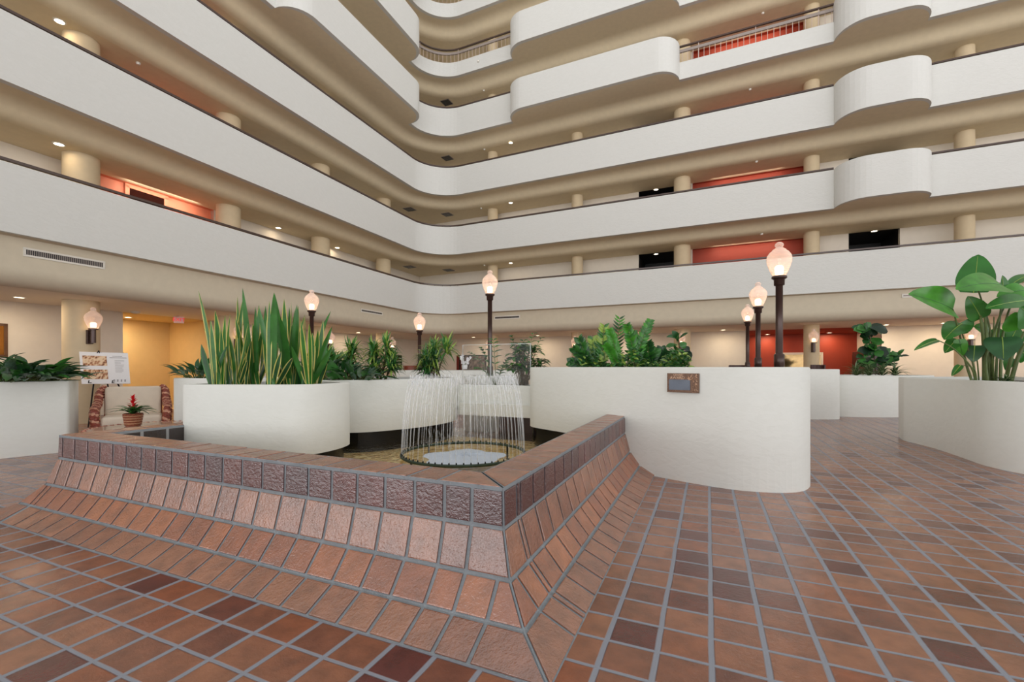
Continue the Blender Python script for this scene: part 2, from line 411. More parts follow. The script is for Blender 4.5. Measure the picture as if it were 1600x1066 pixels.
for lv in range(1, 8):
    zb = ZB1 + ST*(lv-1); zt = ZT1 + ST*(lv-1)
    bl, br = BAYS.get(lv, ([], []))
    B = thing('balcony', desc[lv], 'balcony', (cpt.x, cpt.y, zb), 'balconies around the hall')
    if lv == 7:                                 # above the frame: part of the shell only
        B.name = 'ceiling_upper'; B['kind'] = 'structure'
        for k_ in ('label', 'category', 'group'): del B[k_]
    path = full_path(bl, br)
    # runs of parapet: full height, low under a railing, or a bay
    def run_kind(p):
        b, nn, out, s, bay = p
        if bay: return 'bay'
        return 'wall'
    runs = []; cur = [path[0]]
    for p in path[1:]:
        cur.append(p)
        if run_kind(p) != run_kind(cur[0] if len(cur) == 2 else cur[1]) or False:
            pass
    # split where bays begin and end
    idx = [0]
    for i in range(1, len(path)):
        if path[i][4] != path[i-1][4]:
            idx.append(i if path[i][4] else i-1)
    idx.append(len(path)-1); idx = sorted(set(idx))
    for a, b in zip(idx[:-1], idx[1:]):
        seg = path[a:b+1]
        isbay = all(q[4] for q in seg) and len(seg) > 3
        low = False
        if not isbay:
            mid = seg[len(seg)//2]
            incorner = any(q[3] is None for q in seg)
            if lv in (5, 6, 7) and incorner: low = True
            if lv == 4 and (not incorner) and seg[0][3] > 7 and seg[-1][3] < 12.5: low = True
        top = zb + 0.65 if low else zt
        w = MB(); sweep(w, seg, [(0,zb),(0,top-0.02),(0.02,top),(0.13,top),(0.15,top-0.02),(0.15,zb)])
        w.build('curved_bay' if isbay else ('low_parapet' if low else 'parapet'), M['stucco'], B, smooth=False)
        for pl in B.children[-1:]: pass
        if isbay: continue
        if low:
            r = MB()
            sweep(r, seg, [(0.03,zt-0.05),(0.03,zt),(0.10,zt),(0.10,zt-0.05)])
            r.build('handrail', M['rail'], B)
            r = MB(); sweep(r, seg, [(0.04,zt-0.25),(0.04,zt-0.15),(0.10,zt-0.15),(0.10,zt-0.25)])
            r.build('lower_rail', M['steel'], B)
            # balusters at even spacing
            acc = 0.0; nxt = 0.1; cnt = 0
            for (p0, p1) in zip(seg[:-1], seg[1:]):
                q0 = p0[0] + p0[1]*0.07; q1 = p1[0] + p1[1]*0.07; d = (q1-q0).length
                while acc + d > nxt:
                    q = q0.lerp(q1, (nxt-acc)/d); k = cnt % 10 == 3
                    bb = MB(); rr = 0.016 if k else 0.009
                    bb.tube([(q.x,q.y,top-0.01),(q.x,q.y,zt-(0.03 if k else 0.2))], rr, 6)
                    bb.build('baluster', M['baluster'], B); cnt += 1; nxt += 0.185
                acc += d
        else:
            r = MB(); sweep(r, seg, [(0.035,zt+0.035),(0.035,zt+0.085),(0.11,zt+0.085),(0.11,zt+0.035)])
            # brackets
            for p in seg[::2]:
                q = p[0] + p[1]*0.07; r.tube([(q.x,q.y,zt-0.01),(q.x,q.y,zt+0.05)], 0.012, 6)
            r.build('handrail', M['rail'], B)
    # slab underside: flat nose, rounded step down, corridor ceiling
    so = MB()
    sh = [(0.0,0.0),(0.42,0.0),(0.52,-0.005),(0.62,-0.03),(0.72,-0.08),(0.80,-0.145),(0.87,-0.21),(0.95,-0.26),(1.05,-0.29),(1.15,-0.30)]
    vs = []; n = len(sh)
    for b, nn, out, s, bay in path:
        for k, (o, dz) in enumerate(sh):
            q = b + nn*(o - (out if k == 0 else 0)); vs.append((q.x,q.y,zb+dz+0.001))
    so.add(vs, [(i*n+k, i*n+k+1, (i+1)*n+k+1, (i+1)*n+k) for i in range(len(path)-1) for k in range(n-1)])
    inner = [b + nn*1.15 for b, nn, out, s, bay in path]
    outer = [on(R, S1, 2.6), corner(2.6), on(L, T0, 2.6)]
    so.add([(q.x,q.y,zb-0.299) for q in inner] + [(q.x,q.y,zb-0.299) for q in outer], [tuple(range(len(inner)+3))])
    so.build('soffit', M['tan'], B, smooth=True)
    sl = MB()
    inner = [b + nn*(0.08-out) for b, nn, out, s, bay in path]
    sl.add([(q.x,q.y,zb+0.2) for q in inner] + [(q.x,q.y,zb+0.2) for q in outer], [tuple(range(len(inner)+3))])
    sl.build('walkway_slab', M['wall'], B)

# ------------------------------------------------------------------ corridor walls with openings
def wall_run(mb, S, off, a, b, z0, z1, th=0.15):
    if b - a < 1e-3: return
    p = [on(S,a,off), on(S,b,off), on(S,b,off+th), on(S,a,off+th)]
    mb.prism([(q.x,q.y) for q in p], z0, z1)
def openings_wall(name, S, off, a, b, z0, z1, ops, m, th=0.15):
    mb = MB(); x = a
    for o0, o1 in sorted(ops):
        wall_run(mb, S, off, x, o0, z0, z1, th); x = o1
    wall_run(mb, S, off, x, b, z0, z1, th)
    return struct(mb.build(name, m))
def recess(name, S, off, o0, o1, z0, z1, depth, m, sides=None):
    mb = MB(); k = 0
    p0, p1, p2, p3 = on(S,o0,off), on(S,o1,off), on(S,o1,off+depth), on(S,o0,off+depth)
    for k, (a, b) in enumerate(((p1,p2),(p2,p3),(p3,p0))):
        mb.add([(a.x,a.y,z0),(b.x,b.y,z0),(b.x,b.y,z1),(a.x,a.y,z1)], [(0,1,2,3)], 1 if (sides and k != 1) else 0)
    mb.add([(q.x,q.y,z1-0.001) for q in (p0,p1,p2,p3)], [(0,1,2,3)])
    mb.add([(q.x,q.y,z0+0.001) for q in (p0,p1,p2,p3)], [(0,1,2,3)])
    return struct(mb.build(name, [m, sides] if sides else m))
def area_light(name, loc, size, power, color, rot=None, target=None, size_y=None):
    d = bpy.data.lights.new(name, 'AREA'); d.energy = power; d.color = color; d.size = size
    if size_y: d.shape = 'RECTANGLE'; d.size_y = size_y
    o = bpy.data.objects.new(name, d); COL.objects.link(o); o.location = loc
    if target is not None:
        o.rotation_euler = (Vector(target)-Vector(loc)).to_track_quat('-Z', 'Y').to_euler()
    elif rot is not None: o.rotation_euler = rot
    return o
WARM = (1.0, 0.80, 0.56)
OFFW = 2.35
nR = (ray_off(R,1082,OFFW), ray_off(R,1258,OFFW)); nL = (ray_off(L,147,OFFW), ray_off(L,334,OFFW))
dR1 = (ray_off(R,998,OFFW), ray_off(R,1056,OFFW)); dR2 = (ray_off(R,1326,OFFW), ray_off(R,1406,OFFW))
dL1 = (ray_off(L,384,OFFW), ray_off(L,420,OFFW)); dL2 = (ray_off(L,468,OFFW), ray_off(L,490,OFFW))
cw = corner(OFFW); tcw = (cw-L.o).dot(L.d); scw = (cw-R.o).dot(R.d)
for lv in range(1, 7):
    z0 = ZB1 + ST*(lv-1) + 0.2; z1 = ZB1 + ST*lv - 0.3
    openings_wall('wall_left', L, OFFW, T0, tcw+0.15, z0, z1, [nL, dL1, dL2], M['wall'])
    openings_wall('wall_right', R, OFFW, scw, S1, z0, z1, [nR, dR1, dR2], M['wall'])
    if lv < 5:
        recess('wall_recess', R, OFFW, nR[0], nR[1], z0, z1, 0.16, M['red'])
        recess('wall_recess', L, OFFW, nL[0], nL[1], z0, z1, 0.16, M['red_lit'] if lv == 1 else M['red'])
        for S, nn, dep in ((R, nR, 0.16), (L, nL, 0.16)):
            a = on(S, (nn[0]+nn[1])/2, OFFW+dep-0.42); t = on(S, (nn[0]+nn[1])/2, OFFW+dep+0.05)
            w = (nn[1]-nn[0])*0.62
            lo = area_light('cove_light', (a.x, a.y, z1-0.06), w, (8 if S is R else 14), (1.0,0.86,0.72), size_y=0.12)
            xv = Vector((S.d.x, S.d.y, 0)); zv = -(Vector((S.n.x*0.75, S.n.y*0.75, -0.66)).normalized()); yv = zv.cross(xv)
            from mathutils import Matrix
            lo.rotation_euler = Matrix((xv, yv, zv)).transposed().to_euler()
    for S, nn in ((R,dR1),(R,dR2),(L,dL1),(L,dL2)):
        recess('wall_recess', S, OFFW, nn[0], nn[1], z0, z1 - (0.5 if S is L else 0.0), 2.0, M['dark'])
        if S is L:
            hb = MB(); wall_run(hb, L, OFFW+0.002, nn[0]-0.01, nn[1]+0.01, z1-0.5, z1, 0.14); struct(hb.build('wall_left', M['wall']))
# ------------------------------------------------------------------ lobby under the lowest balcony
ZC = 2.85
fz = MB(); path0 = full_path([], [])
prof = [(0.10,ZB1+0.002),(0.22,ZB1-0.02),(0.22,3.18)] + [(0.22+0.36*(1-math.cos(math.radians(q))), 3.18-0.33*math.sin(math.radians(q))) for q in range(10, 91, 10)]
sweep(fz, path0, prof, closed=False)
struct(fz.build('trim_1', M['fascia'], smooth=True))
OFL, OFR, NDEP = 3.3, 3.6, 6.9
cl = MB()
inner = [b + n*0.57 for b, n, o, s, bay in path0]
outer = [on(R, S1, 7.4), corner(7.4), on(L, T0, 7.4)]
cl.add([(q.x,q.y,ZC+0.001) for q in inner+outer], [tuple(range(len(inner)+3))])
struct(cl.build('ceiling', mat('lobby_ceiling', (230,219,200), 0.85, var=0.02)))
cwl = corner(OFL, OFR); tcl = (cwl-L.o).dot(L.d); scl = (cwl-R.o).dot(R.d)
lob0, lob1 = ray_off(R,1167,OFR), ray_off(R,1339,NDEP)
openings_wall('wall_right', R, OFR, scl-0.1, S1, 0, ZC, [(lob0, lob1)], M['wall'])
recess('wall_recess', R, OFR, lob0, lob1, 0, ZC, NDEP-OFR, M['red'], M['wall'])
lo0, lo1 = ray_off(L,192,OFL), ray_off(L,330,OFL)
openings_wall('wall_left', L, OFL, T0, tcl+0.1, 0, ZC, [(lo0, lo1)], M['wall'])
recess('wall_recess', L, OFL, lo0, lo1, 0, ZC, 2.2, M['yellow'])
# baseboard in the recess at left
bb = MB(); wall_run(bb, L, OFL+2.17, lo0, lo1, 0, 0.14, 0.02); struct(bb.build('baseboard_left', M['wall']))

# columns with a globe sconce each
colpx = {'R': [770, 902, 1066, 1268, 1507], 'L': [127, 357, 501, 599]}
ZTOP = ZB1 + ST*6 - 0.3
sconce_proto = None
def globe_prof(r, z0):
    k = r/0.175
    return [(0.085*k,z0),(0.10*k,z0+0.02*k),(0.135*k,z0+0.10*k),(0.165*k,z0+0.19*k),(0.175*k,z0+0.255*k),(0.165*k,z0+0.31*k),(0.13*k,z0+0.365*k),
            (0.10*k,z0+0.385*k),(0.095*k,z0+0.40*k),(0.06*k,z0+0.425*k),(0.045*k,z0+0.44*k),(0.062*k,z0+0.465*k),(0.055*k,z0+0.495*k),(0.03*k,z0+0.515*k),(0.0,z0+0.52*k)]
def make_globe_mat():
    m, nt, bs, out = new_mat('ribbed_globe_glass')
    tc = nt.nodes.new('ShaderNodeTexCoord'); sp = nt.nodes.new('ShaderNodeSeparateXYZ'); nt.links.new(tc.outputs['Object'], sp.inputs[0])
    rib = mth(nt, 'SINE', mth(nt, 'MULTIPLY', sp.outputs['Z'], 210.0))
    bp = nt.nodes.new('ShaderNodeBump'); bp.inputs['Strength'].default_value = 0.4; bp.inputs['Distance'].default_value = 0.01; nt.links.new(rib, bp.inputs['Height'])
    bs.inputs['Base Color'].default_value = lin(244,224,214); bs.inputs['Roughness'].default_value = 0.12
    bs.inputs['Emission Color'].default_value = lin(255,226,205); bs.inputs['Emission Strength'].default_value = 0.10
    nt.links.new(bp.outputs[0], bs.inputs['Normal'])
    tr = nt.nodes.new('ShaderNodeBsdfTransparent'); tr.inputs[0].default_value = (1,0.96,0.94,1)
    lw = nt.nodes.new('ShaderNodeLayerWeight'); lw.inputs[0].default_value = 0.35
    fac = mth(nt, 'ADD', 0.30, mth(nt, 'MULTIPLY', lw.outputs['Facing'], 0.60))
    mx = nt.nodes.new('ShaderNodeMixShader'); nt.links.new(fac, mx.inputs[0]); nt.links.new(tr.outputs[0], mx.inputs[1]); nt.links.new(bs.outputs[0], mx.inputs[2])
    nt.links.new(mx.outputs[0], out.inputs[0])
    return m
M['globe'] = make_globe_mat()
def sconce(base, nrm, label):
    """base: point on the column face; nrm: outward"""
    t = thing('wall_sconce', label, 'wall lamp', base, 'globe sconces on the columns')
    n3 = Vector((nrm.x, nrm.y, 0)); sd = Vector((-nrm.y, nrm.x, 0)); b = Vector(base)
    m = MB(); m.obox(b + n3*0.02 + Vector((0,0,-0.02)), sd*0.06, n3*0.03, Vector((0,0,0.16))); m.build('back_plate', M['bronze'], t, bevel=0.006)
    m = MB(); c = b + n3*0.17
    m.tube([b + n3*0.04 + Vector((0,0,0.02)), c + Vector((0,0,0.02))], 0.025, 8)
    m.tube([c + Vector((0,0,-0.16)), c + Vector((0,0,0.14))], 0.05, 14); m.lathe([(0.0,0.14),(0.09,0.14),(0.09,0.17),(0.0,0.17)], c, 18)
    m.build('arm', M['bronze'], t)
    m = MB(); m.lathe(globe_prof(0.165, 0.17), c, 24); m.build('globe', M['globe'], t, smooth=True)
    m = MB(); m.lathe([(0.0,0.20),(0.05,0.20),(0.055,0.29),(0.03,0.31),(0.0,0.31)], c, 14); m.build('bulb', M['bulb'], t, smooth=True)
    return t
where = {('L',127): 'beside the poster easel', ('L',357): 'behind the snake plants', ('L',501): 'right of the snake plants',
         ('L',599): 'behind the narrow spiky plant', ('R',770): 'behind the tall lamp post by the fountain', ('R',902): 'left of the leafy stems in the front planter',
         ('R',1066): 'behind the dark large-leaved plant', ('R',1268): 'between the two red wall panels', ('R',1507): 'behind the giant-leaved plant at right'}
for key, S in (('L', L), ('R', R)):
    for px in colpx[key]:
        s = ray_off(S, px, 1.7); c = on(S, s, 1.7); r = 0.33 if key == 'L' else (0.25 if px != 1066 else 0.32)
        m = MB(); m.lathe([(r,0),(r,ZTOP)], (0,0,0), 40)
        co = m.build('column', M['column'], smooth=True); co.location = (c.x, c.y, 0)
        tag(co, 'round sand coloured column rising through the galleries, ' + where[(key,px)], 'column', 'round columns of the hall')
        nn = -S.n; zs = 2.02
        p = c + nn*r
        sconce((p.x, p.y, zs), nn, 'globe wall lamp on the column ' + where[(key,px)])
        d = bpy.data.lights.new('sconce_light', 'POINT'); d.energy = 5; d.color = WARM; d.shadow_soft_size = 0.06
        q = p + nn*0.17
        lo = bpy.data.objects.new('sconce_light', d); COL.objects.link(lo); lo.location = (q.x, q.y, zs+0.24)

# recessed downlights, detectors, grilles
def downlight(p, label, power=0.0, r=0.085, mtl='lamp_on'):
    t = thing('ceiling_downlight', label, 'ceiling light', p, 'recessed downlights')
    m = MB(); m.lathe([(r+0.03,0.0),(r+0.03,-0.012),(r,-0.012),(r,0.0)], p, 20); m.build('trim_ring', M['white_metal'], t)
    m = MB(); m.lathe([(0.0,-0.004),(r,-0.004)], p, 20); m.build('lens', M[mtl], t)
    if power:
        area_light('downlight_light', (p[0], p[1], p[2]-0.03), 0.16, power, WARM, rot=(0,0,0))
def ceil_pt(px, py, lv):                 # point on the corridor ceiling under balcony lv
    z = ZB1 + ST*(lv-1) - 0.3; Y = F*(z-H)/(HZ-py); return ((px-800)/F*Y, Y, z-0.002)
for px, py, lv, w in [(93,33,3,'under the third balcony at the far left edge'),(92,225,2,'under the second balcony at the far left edge'),
                      (435,356,2,'under the second balcony, left wing, left of two'),(527,387,2,'under the second balcony, left wing, right of two'),
                      (798,223,4,'under the fourth balcony, right wing'),(798,317,3,'under the third balcony, right wing, left end'),
                      (798,411,2,'under the second balcony, right wing, left end'),(1025,296,3,'under the third balcony, right wing, above a dark opening'),
                      (1025,397,2,'under the second balcony, before the dark opening left of the red wall'),(1366,361,2,'under the second balcony, before the dark opening right of the red wall')]:
    downlight(ceil_pt(px,py,lv), 'round lit downlight ' + w, 2.5)
for px, py, lv, w in [(1182,252,3,'third balcony above the red wall'),(1190,365,2,'second balcony above the red wall'),(1172,139,4,'fourth balcony'),(1192,20,5,'fifth balcony above the railing'),
                      (747,95,5,'fifth balcony near the corner'),(756,141,5,'fifth balcony'),(757,233,4,'fourth balcony'),(752,325,3,'third balcony'),(757,414,2,'second balcony'),(216,98,3,'third balcony, left wing')]:
    p = ceil_pt(px,py,lv)
    m = MB(); m.lathe([(0.0,-0.05),(0.035,-0.05),(0.05,-0.02),(0.05,0.0)], p, 14); o = m.build('smoke_detector', M['white_metal'], smooth=True)
    tag(o, 'small pale round detector on the soffit under the ' + w, 'detector', 'ceiling detectors')
def ceil_vent(p, S, label):
    t = thing('air_diffuser', label, 'air vent', p, 'black ceiling diffusers near the corner')
    m = MB(); d = Vector((S.d.x,S.d.y,0)); n = Vector((S.n.x,S.n.y,0)); c = Vector(p)
    m.obox(c + Vector((0,0,-0.006)), d*0.24, n*0.24, Vector((0,0,0.008))); m.build('frame', M['steel'], t)
    m = MB()
    for k in range(5): m.obox(c + n*(-0.18+0.09*k) + Vector((0,0,-0.02)), d*0.21, n*0.035, Vector((0,0,0.006)))
    m.build('louvres', M['black'], t)
for px, py, lv, S, w in [(640,417,2,L,'second balcony, left of the corner'),(701,422,2,R,'second balcony, right of the corner'),(640,327,3,L,'third balcony, left of the corner'),
                         (699,335,3,R,'third balcony, right of the corner'),(699,247,4,R,'fourth balcony, right of the corner'),(698,160,5,R,'fifth balcony, right of the corner')]:
    ceil_vent(ceil_pt(px,py,lv), S, 'small black square air diffuser under the ' + w)
def side_vent(S, s0, s1, z0, z1, label, nbar):
    c = on(S, (s0+s1)/2, 0.22); t = thing('air_grille', label, 'air vent', (c.x,c.y,(z0+z1)/2), 'long air grilles on the fascia')
    d = Vector((S.d.x,S.d.y,0)); n = Vector((S.n.x,S.n.y,0)); w = (s1-s0)/2; h = (z1-z0)/2; C3 = Vector((c.x,c.y,(z0+z1)/2))
    m = MB(); fwd = -n
    for sx, ax, sz in ((0,w,h),(0,w,-h)): m.obox(C3 + Vector((0,0,sz)) + fwd*0.008, d*(w+0.02), n*0.01, Vector((0,0,0.018)))
    for q in (-w, w): m.obox(C3 + d*q + fwd*0.008, d*0.018, n*0.01, Vector((0,0,h)))
    m.build('frame', M['white_metal'], t)
    m = MB(); m.obox(C3 + fwd*0.004, d*w, n*0.002, Vector((0,0,h))); m.build('dark_backing', M['vent_dark'], t)
    m = MB()
    for k in range(nbar): m.obox(C3 + d*(-w + 2*w*(k+0.5)/nbar) + fwd*0.008, d*0.006, n*0.006, Vector((0,0,h*0.95)))
    m.build('louvres', M['steel'], t)
def vent_px(S, x0, x1, yt, yb, label, nbar=22):
    s0, s1 = ray_off(S, x0, 0.22), ray_off(S, x1, 0.22); q = on(S, s0, 0.22)
    side_vent(S, s0, s1, H + (HZ-yb)/F*q.y, H + (HZ-yt)/F*q.y, label, nbar)
vent_px(L, 38, 162, 388, 399, 'long white framed air grille on the tan fascia at far left', 40)
vent_px(L, 564, 597, 483, 487, 'short air grille on the fascia left of the corner')
vent_px(R, 773, 812, 495, 499, 'air grille on the fascia right of the tall fountain lamp')
vent_px(R, 1410, 1424, 460.5, 464.5, 'air grille end behind the giant-leaved plant')

# lobby downlights give the walls their warm light
for i, (S, px, off, pw, w) in enumerate([(L,30,2.2,30,'far left, above the broad-leaved plants'),(L,200,4.6,60,'in the yellow passage'),(L,430,2.3,34,'behind the snake plants'),(L,560,2.3,30,'left of the corner'),
        (R,740,2.4,30,'right of the corner'),(R,840,2.6,30,'behind the fountain planter'),(R,985,2.6,30,'behind the leafy front planter'),(R,1130,2.7,30,'left of the red wall'),
        (R,1199,6.35,34,'before the left red panel'),(R,1296,6.35,34,'before the right red panel'),(R,1385,2.7,34,'above the large-leaved tree in the pale planter'),(R,1475,2.7,30,'behind the giant-leaved plant'),(R,1590,2.7,30,'at the right edge')]):
    q = on(S, ray_off(S, px, off), off)
    downlight((q.x,q.y,ZC-0.002), 'round downlight in the lobby ceiling ' + w, pw*0.6)
p = P(212,487,0.0001)
Yd = F*(ZC-H)/(HZ-487); m = MB(); m.lathe([(0.0,-0.06),(0.06,-0.055),(0.10,-0.03),(0.11,0.0)], ((212-800)/F*Yd, Yd, ZC), 20)
tag(m.build('smoke_detector', M['white_metal'], smooth=True), 'round white detector on the lobby ceiling left of the exit sign', 'detector', 'ceiling detectors')

# exit sign
ex = P(279.5, 500, F*(ZC-H)/(HZ-493.5)); t = thing('exit_sign', 'small red lettered exit sign hanging from the lobby ceiling at left', 'sign', ex)
fv = Vector((0-ex.x, 0-ex.y, 0)).normalized(); rv = Vector((-fv.y, fv.x, 0))
m = MB(); m.obox(ex, rv*0.125, fv*0.02, Vector((0,0,0.10))); m.build('housing', mat('sign_face', (242,214,210), 0.4), t, bevel=0.008)
m = MB(); m.box(ex.x-0.01, ex.y-0.01, ex.z+0.08, ex.x+0.01, ex.y+0.01, ZC+0.01); m.build('hanger', M['white_metal'], t)
m = MB(); add_text(m, 'EXIT', 0.15, ex + fv*0.021, rv, (0,0,1), fv, 0.002); m.build('lettering', mat('exit_red', (205,30,45), 0.4, emit=(225,30,45), estr=1.0), t)

# ------------------------------------------------------------------ fountain basin of glazed quarry tile
basin = thing('fountain_basin', 'low brown glazed tile fountain basin with sloping skirt in the foreground', 'fountain basin', AB(3.6,3.0,0))
HB = 0.692; A0, A1, B0, B1 = 2.09, 7.0, 0.96, 5.43; CW = 0.26
WZ = 0.20
RPF = [(0.0, 0.671), (0.004, 0.472), (0.068, 0.245), (0.195, 0.093), (0.385, 0.004)]
def sf(u, r, z): return AB(A0 - r, B0 + u, z)
def sr(u, r, z): return AB(A0 + u, B0 - r, z)
def sl_(u, r, z): return AB(A0 + u, B1 + r, z)
LF, LR, LL = B1-B0, 4.9, A1-A0
core = MB()
full = [(-CW,0.0),(-CW,HB-0.009),(0.0,HB-0.009)] + [(r,z-0.002) for r,z in RPF[:1]] + RPF[1:]
def core_side(fn, ln, m0, m1, mit):
    for (r0,z0),(r1,z1) in zip(full[:-1], full[1:]):
        def uu(r, end): return (-r if mit[0] else 0) if end == 0 else (ln + r if mit[1] else ln)
        k = 0.006
        core.add([fn(uu(r0,0),r0-k,z0-k*0.6), fn(uu(r0,1),r0-k,z0-k*0.6), fn(uu(r1,1),r1-k,z1-k*0.6), fn(uu(r1,0),r1-k,z1-k*0.6)], [(0,1,2,3)])
core_side(sf, LF, 0, 0, (True, True)); core_side(sr, LR, 0, 0, (True, False)); core_side(sl_, LL, 0, 0, (True, False))
core.build('grout_core', M['grout'], basin)
TINT = (0.3, 0.72)
def tile_piece(mb, pts, up, th=0.004, inset=0.0115, ins2=0.004):
    """raised tile with eased edges on the polygon pts"""
    pts = [Vector(p) for p in pts]; c = sum(pts, Vector())/len(pts); n = len(pts)
    nrm = (pts[1]-pts[0]).cross(pts[2]-pts[0]).normalized()
    if nrm.dot(Vector(up)) < 0: nrm = -nrm
    def shrink(d):
        res = []
        for i in range(n):
            a, b, q = pts[i-1], pts[i], pts[(i+1)%n]
            e0 = (a-b).normalized(); e1 = (q-b).normalized(); s = max(0.3, e0.cross(e1).length)
            res.append(b + (e0+e1)*(d/s))
        return res
    j = [random.uniform(-0.0022,0.0022) for _ in range(n)]
    r0 = [p - nrm*0.004 for p in shrink(inset)]; r1 = [p + nrm*(th*0.55+q*0.5) for p, q in zip(shrink(inset+0.0005), j)]
    r2 = [p + nrm*(th+q) for p, q in zip(shrink(inset+0.006), j)]
    mb.tint = random.uniform(*TINT)
    vs = r0+r1+r2
    fs = [(i,(i+1)%n,n+(i+1)%n,n+i) for i in range(n)] + [(n+i,n+(i+1)%n,2*n+(i+1)%n,2*n+i) for i in range(n)] + [tuple(range(2*n,3*n))]
    mb.add(vs, fs)
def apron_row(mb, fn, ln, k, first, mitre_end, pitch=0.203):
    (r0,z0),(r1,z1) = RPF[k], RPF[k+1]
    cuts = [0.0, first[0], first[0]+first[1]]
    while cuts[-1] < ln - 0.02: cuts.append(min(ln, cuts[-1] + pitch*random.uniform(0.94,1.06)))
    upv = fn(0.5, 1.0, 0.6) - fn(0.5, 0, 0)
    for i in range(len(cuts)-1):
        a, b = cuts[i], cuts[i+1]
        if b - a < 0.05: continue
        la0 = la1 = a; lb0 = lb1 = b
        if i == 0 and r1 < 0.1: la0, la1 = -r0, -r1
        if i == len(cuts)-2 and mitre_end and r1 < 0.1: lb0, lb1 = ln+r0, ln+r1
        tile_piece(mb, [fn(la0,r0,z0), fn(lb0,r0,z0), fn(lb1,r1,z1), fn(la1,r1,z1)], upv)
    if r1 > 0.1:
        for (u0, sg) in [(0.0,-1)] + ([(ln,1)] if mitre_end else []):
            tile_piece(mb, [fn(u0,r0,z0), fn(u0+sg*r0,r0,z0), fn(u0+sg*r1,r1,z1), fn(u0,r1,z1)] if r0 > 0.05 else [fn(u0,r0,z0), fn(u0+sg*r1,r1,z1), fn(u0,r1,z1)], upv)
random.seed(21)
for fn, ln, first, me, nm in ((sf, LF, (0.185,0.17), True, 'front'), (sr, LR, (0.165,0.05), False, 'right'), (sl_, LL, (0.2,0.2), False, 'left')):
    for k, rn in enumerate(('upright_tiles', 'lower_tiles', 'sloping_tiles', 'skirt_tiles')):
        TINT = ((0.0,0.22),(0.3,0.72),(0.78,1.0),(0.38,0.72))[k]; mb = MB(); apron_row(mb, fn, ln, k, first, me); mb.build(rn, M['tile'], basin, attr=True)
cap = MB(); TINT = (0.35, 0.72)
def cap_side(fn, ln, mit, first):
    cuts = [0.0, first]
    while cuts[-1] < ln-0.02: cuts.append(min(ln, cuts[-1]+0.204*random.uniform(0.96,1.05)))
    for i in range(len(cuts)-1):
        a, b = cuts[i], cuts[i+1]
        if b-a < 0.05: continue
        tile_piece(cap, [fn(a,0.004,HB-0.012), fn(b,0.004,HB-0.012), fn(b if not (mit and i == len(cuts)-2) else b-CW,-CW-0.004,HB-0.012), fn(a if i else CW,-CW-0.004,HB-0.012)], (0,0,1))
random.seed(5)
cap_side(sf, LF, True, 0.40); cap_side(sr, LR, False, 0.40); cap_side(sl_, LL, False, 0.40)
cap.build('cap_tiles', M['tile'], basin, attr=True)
# inside: dark glazed liner, gold mosaic floor, water
lin_m = make_grid_tile('dark_liner_tile', 0.23, 0.6, 0.03, 0.05, 0.022, 0.02, (150,150,150), dark=True)
def inner_strip(fn, u0, u1, name):
    p0 = fn(u0,-CW-0.008,0.02); p1 = fn(u1,-CW-0.008,0.02); d = (p1-p0); ln = d.length; ang = math.atan2(d.y, d.x)
    me = bpy.data.meshes.new('liner'); h = HB-0.05
    me.from_pydata([(0,0,0),(ln,0,0),(ln,h,0),(0,h,0)], [], [(0,1,2,3)]); me.materials.append(lin_m)
    o = bpy.data.objects.new('liner', me); COL.objects.link(o); o.parent = basin; o.location = p0 - basin.location
    o.rotation_euler = (math.radians(90), 0, ang)
    return o
inner_strip(sf, CW, LF-CW, 0); inner_strip(sr, CW, LR, 0); inner_strip(sl_, CW, LL, 0)
gold, nt, bs, out = new_mat('gold_mosaic')
tc = nt.nodes.new('ShaderNodeTexCoord'); vo = nt.nodes.new('ShaderNodeTexVoronoi'); vo.inputs['Scale'].default_value = 22; nt.links.new(tc.outputs['Object'], vo.inputs['Vector'])
nt.links.new(ramp(nt, vo.outputs['Color'], [(0.1, lin(196,150,70)), (0.5, lin(240,204,122)), (0.9, lin(255,240,180))]), bs.inputs['Base Color']); bs.inputs['Roughness'].default_value = 0.4
fl = MB(); q = [AB(A0+CW,B0+CW), AB(A1,B0+CW), AB(A1,B1-CW), AB(A0+CW,B1-CW)]
fl.add([(p.x,p.y,0.06) for p in q], [(0,1,2,3)]); fl.build('pool_floor', gold, basin)
wm, nt, bs, out = new_mat('pool_water')
tc = nt.nodes.new('ShaderNodeTexCoord'); nz = nt.nodes.new('ShaderNodeTexNoise'); nz.inputs['Scale'].default_value = 9; nz.inputs['Detail'].default_value = 3; nz.inputs['Distortion'].default_value = 0.8
nt.links.new(tc.outputs['Object'], nz.inputs['Vector'])
bp = nt.nodes.new('ShaderNodeBump'); bp.inputs['Strength'].default_value = 0.6; bp.inputs['Distance'].default_value = 0.03; nt.links.new(nz.outputs['Fac'], bp.inputs['Height'])
gl = nt.nodes.new('ShaderNodeBsdfGlossy'); gl.inputs['Roughness'].default_value = 0.03; nt.links.new(bp.outputs[0], gl.inputs['Normal'])
tr = nt.nodes.new('ShaderNodeBsdfTransparent'); tr.inputs[0].default_value = (1.0,0.985,0.94,1)
fr = nt.nodes.new('ShaderNodeFresnel'); fr.inputs[0].default_value = 1.33; nt.links.new(bp.outputs[0], fr.inputs['Normal'])
mx = nt.nodes.new('ShaderNodeMixShader'); nt.links.new(fr.outputs[0], mx.inputs[0]); nt.links.new(tr.outputs[0], mx.inputs[1]); nt.links.new(gl.outputs[0], mx.inputs[2]); nt.links.new(mx.outputs[0], out.inputs[0])
wt = MB(); wt.add([(p.x,p.y,WZ) for p in q], [(0,1,2,3)]); wo = wt.build('water', wm, basin)
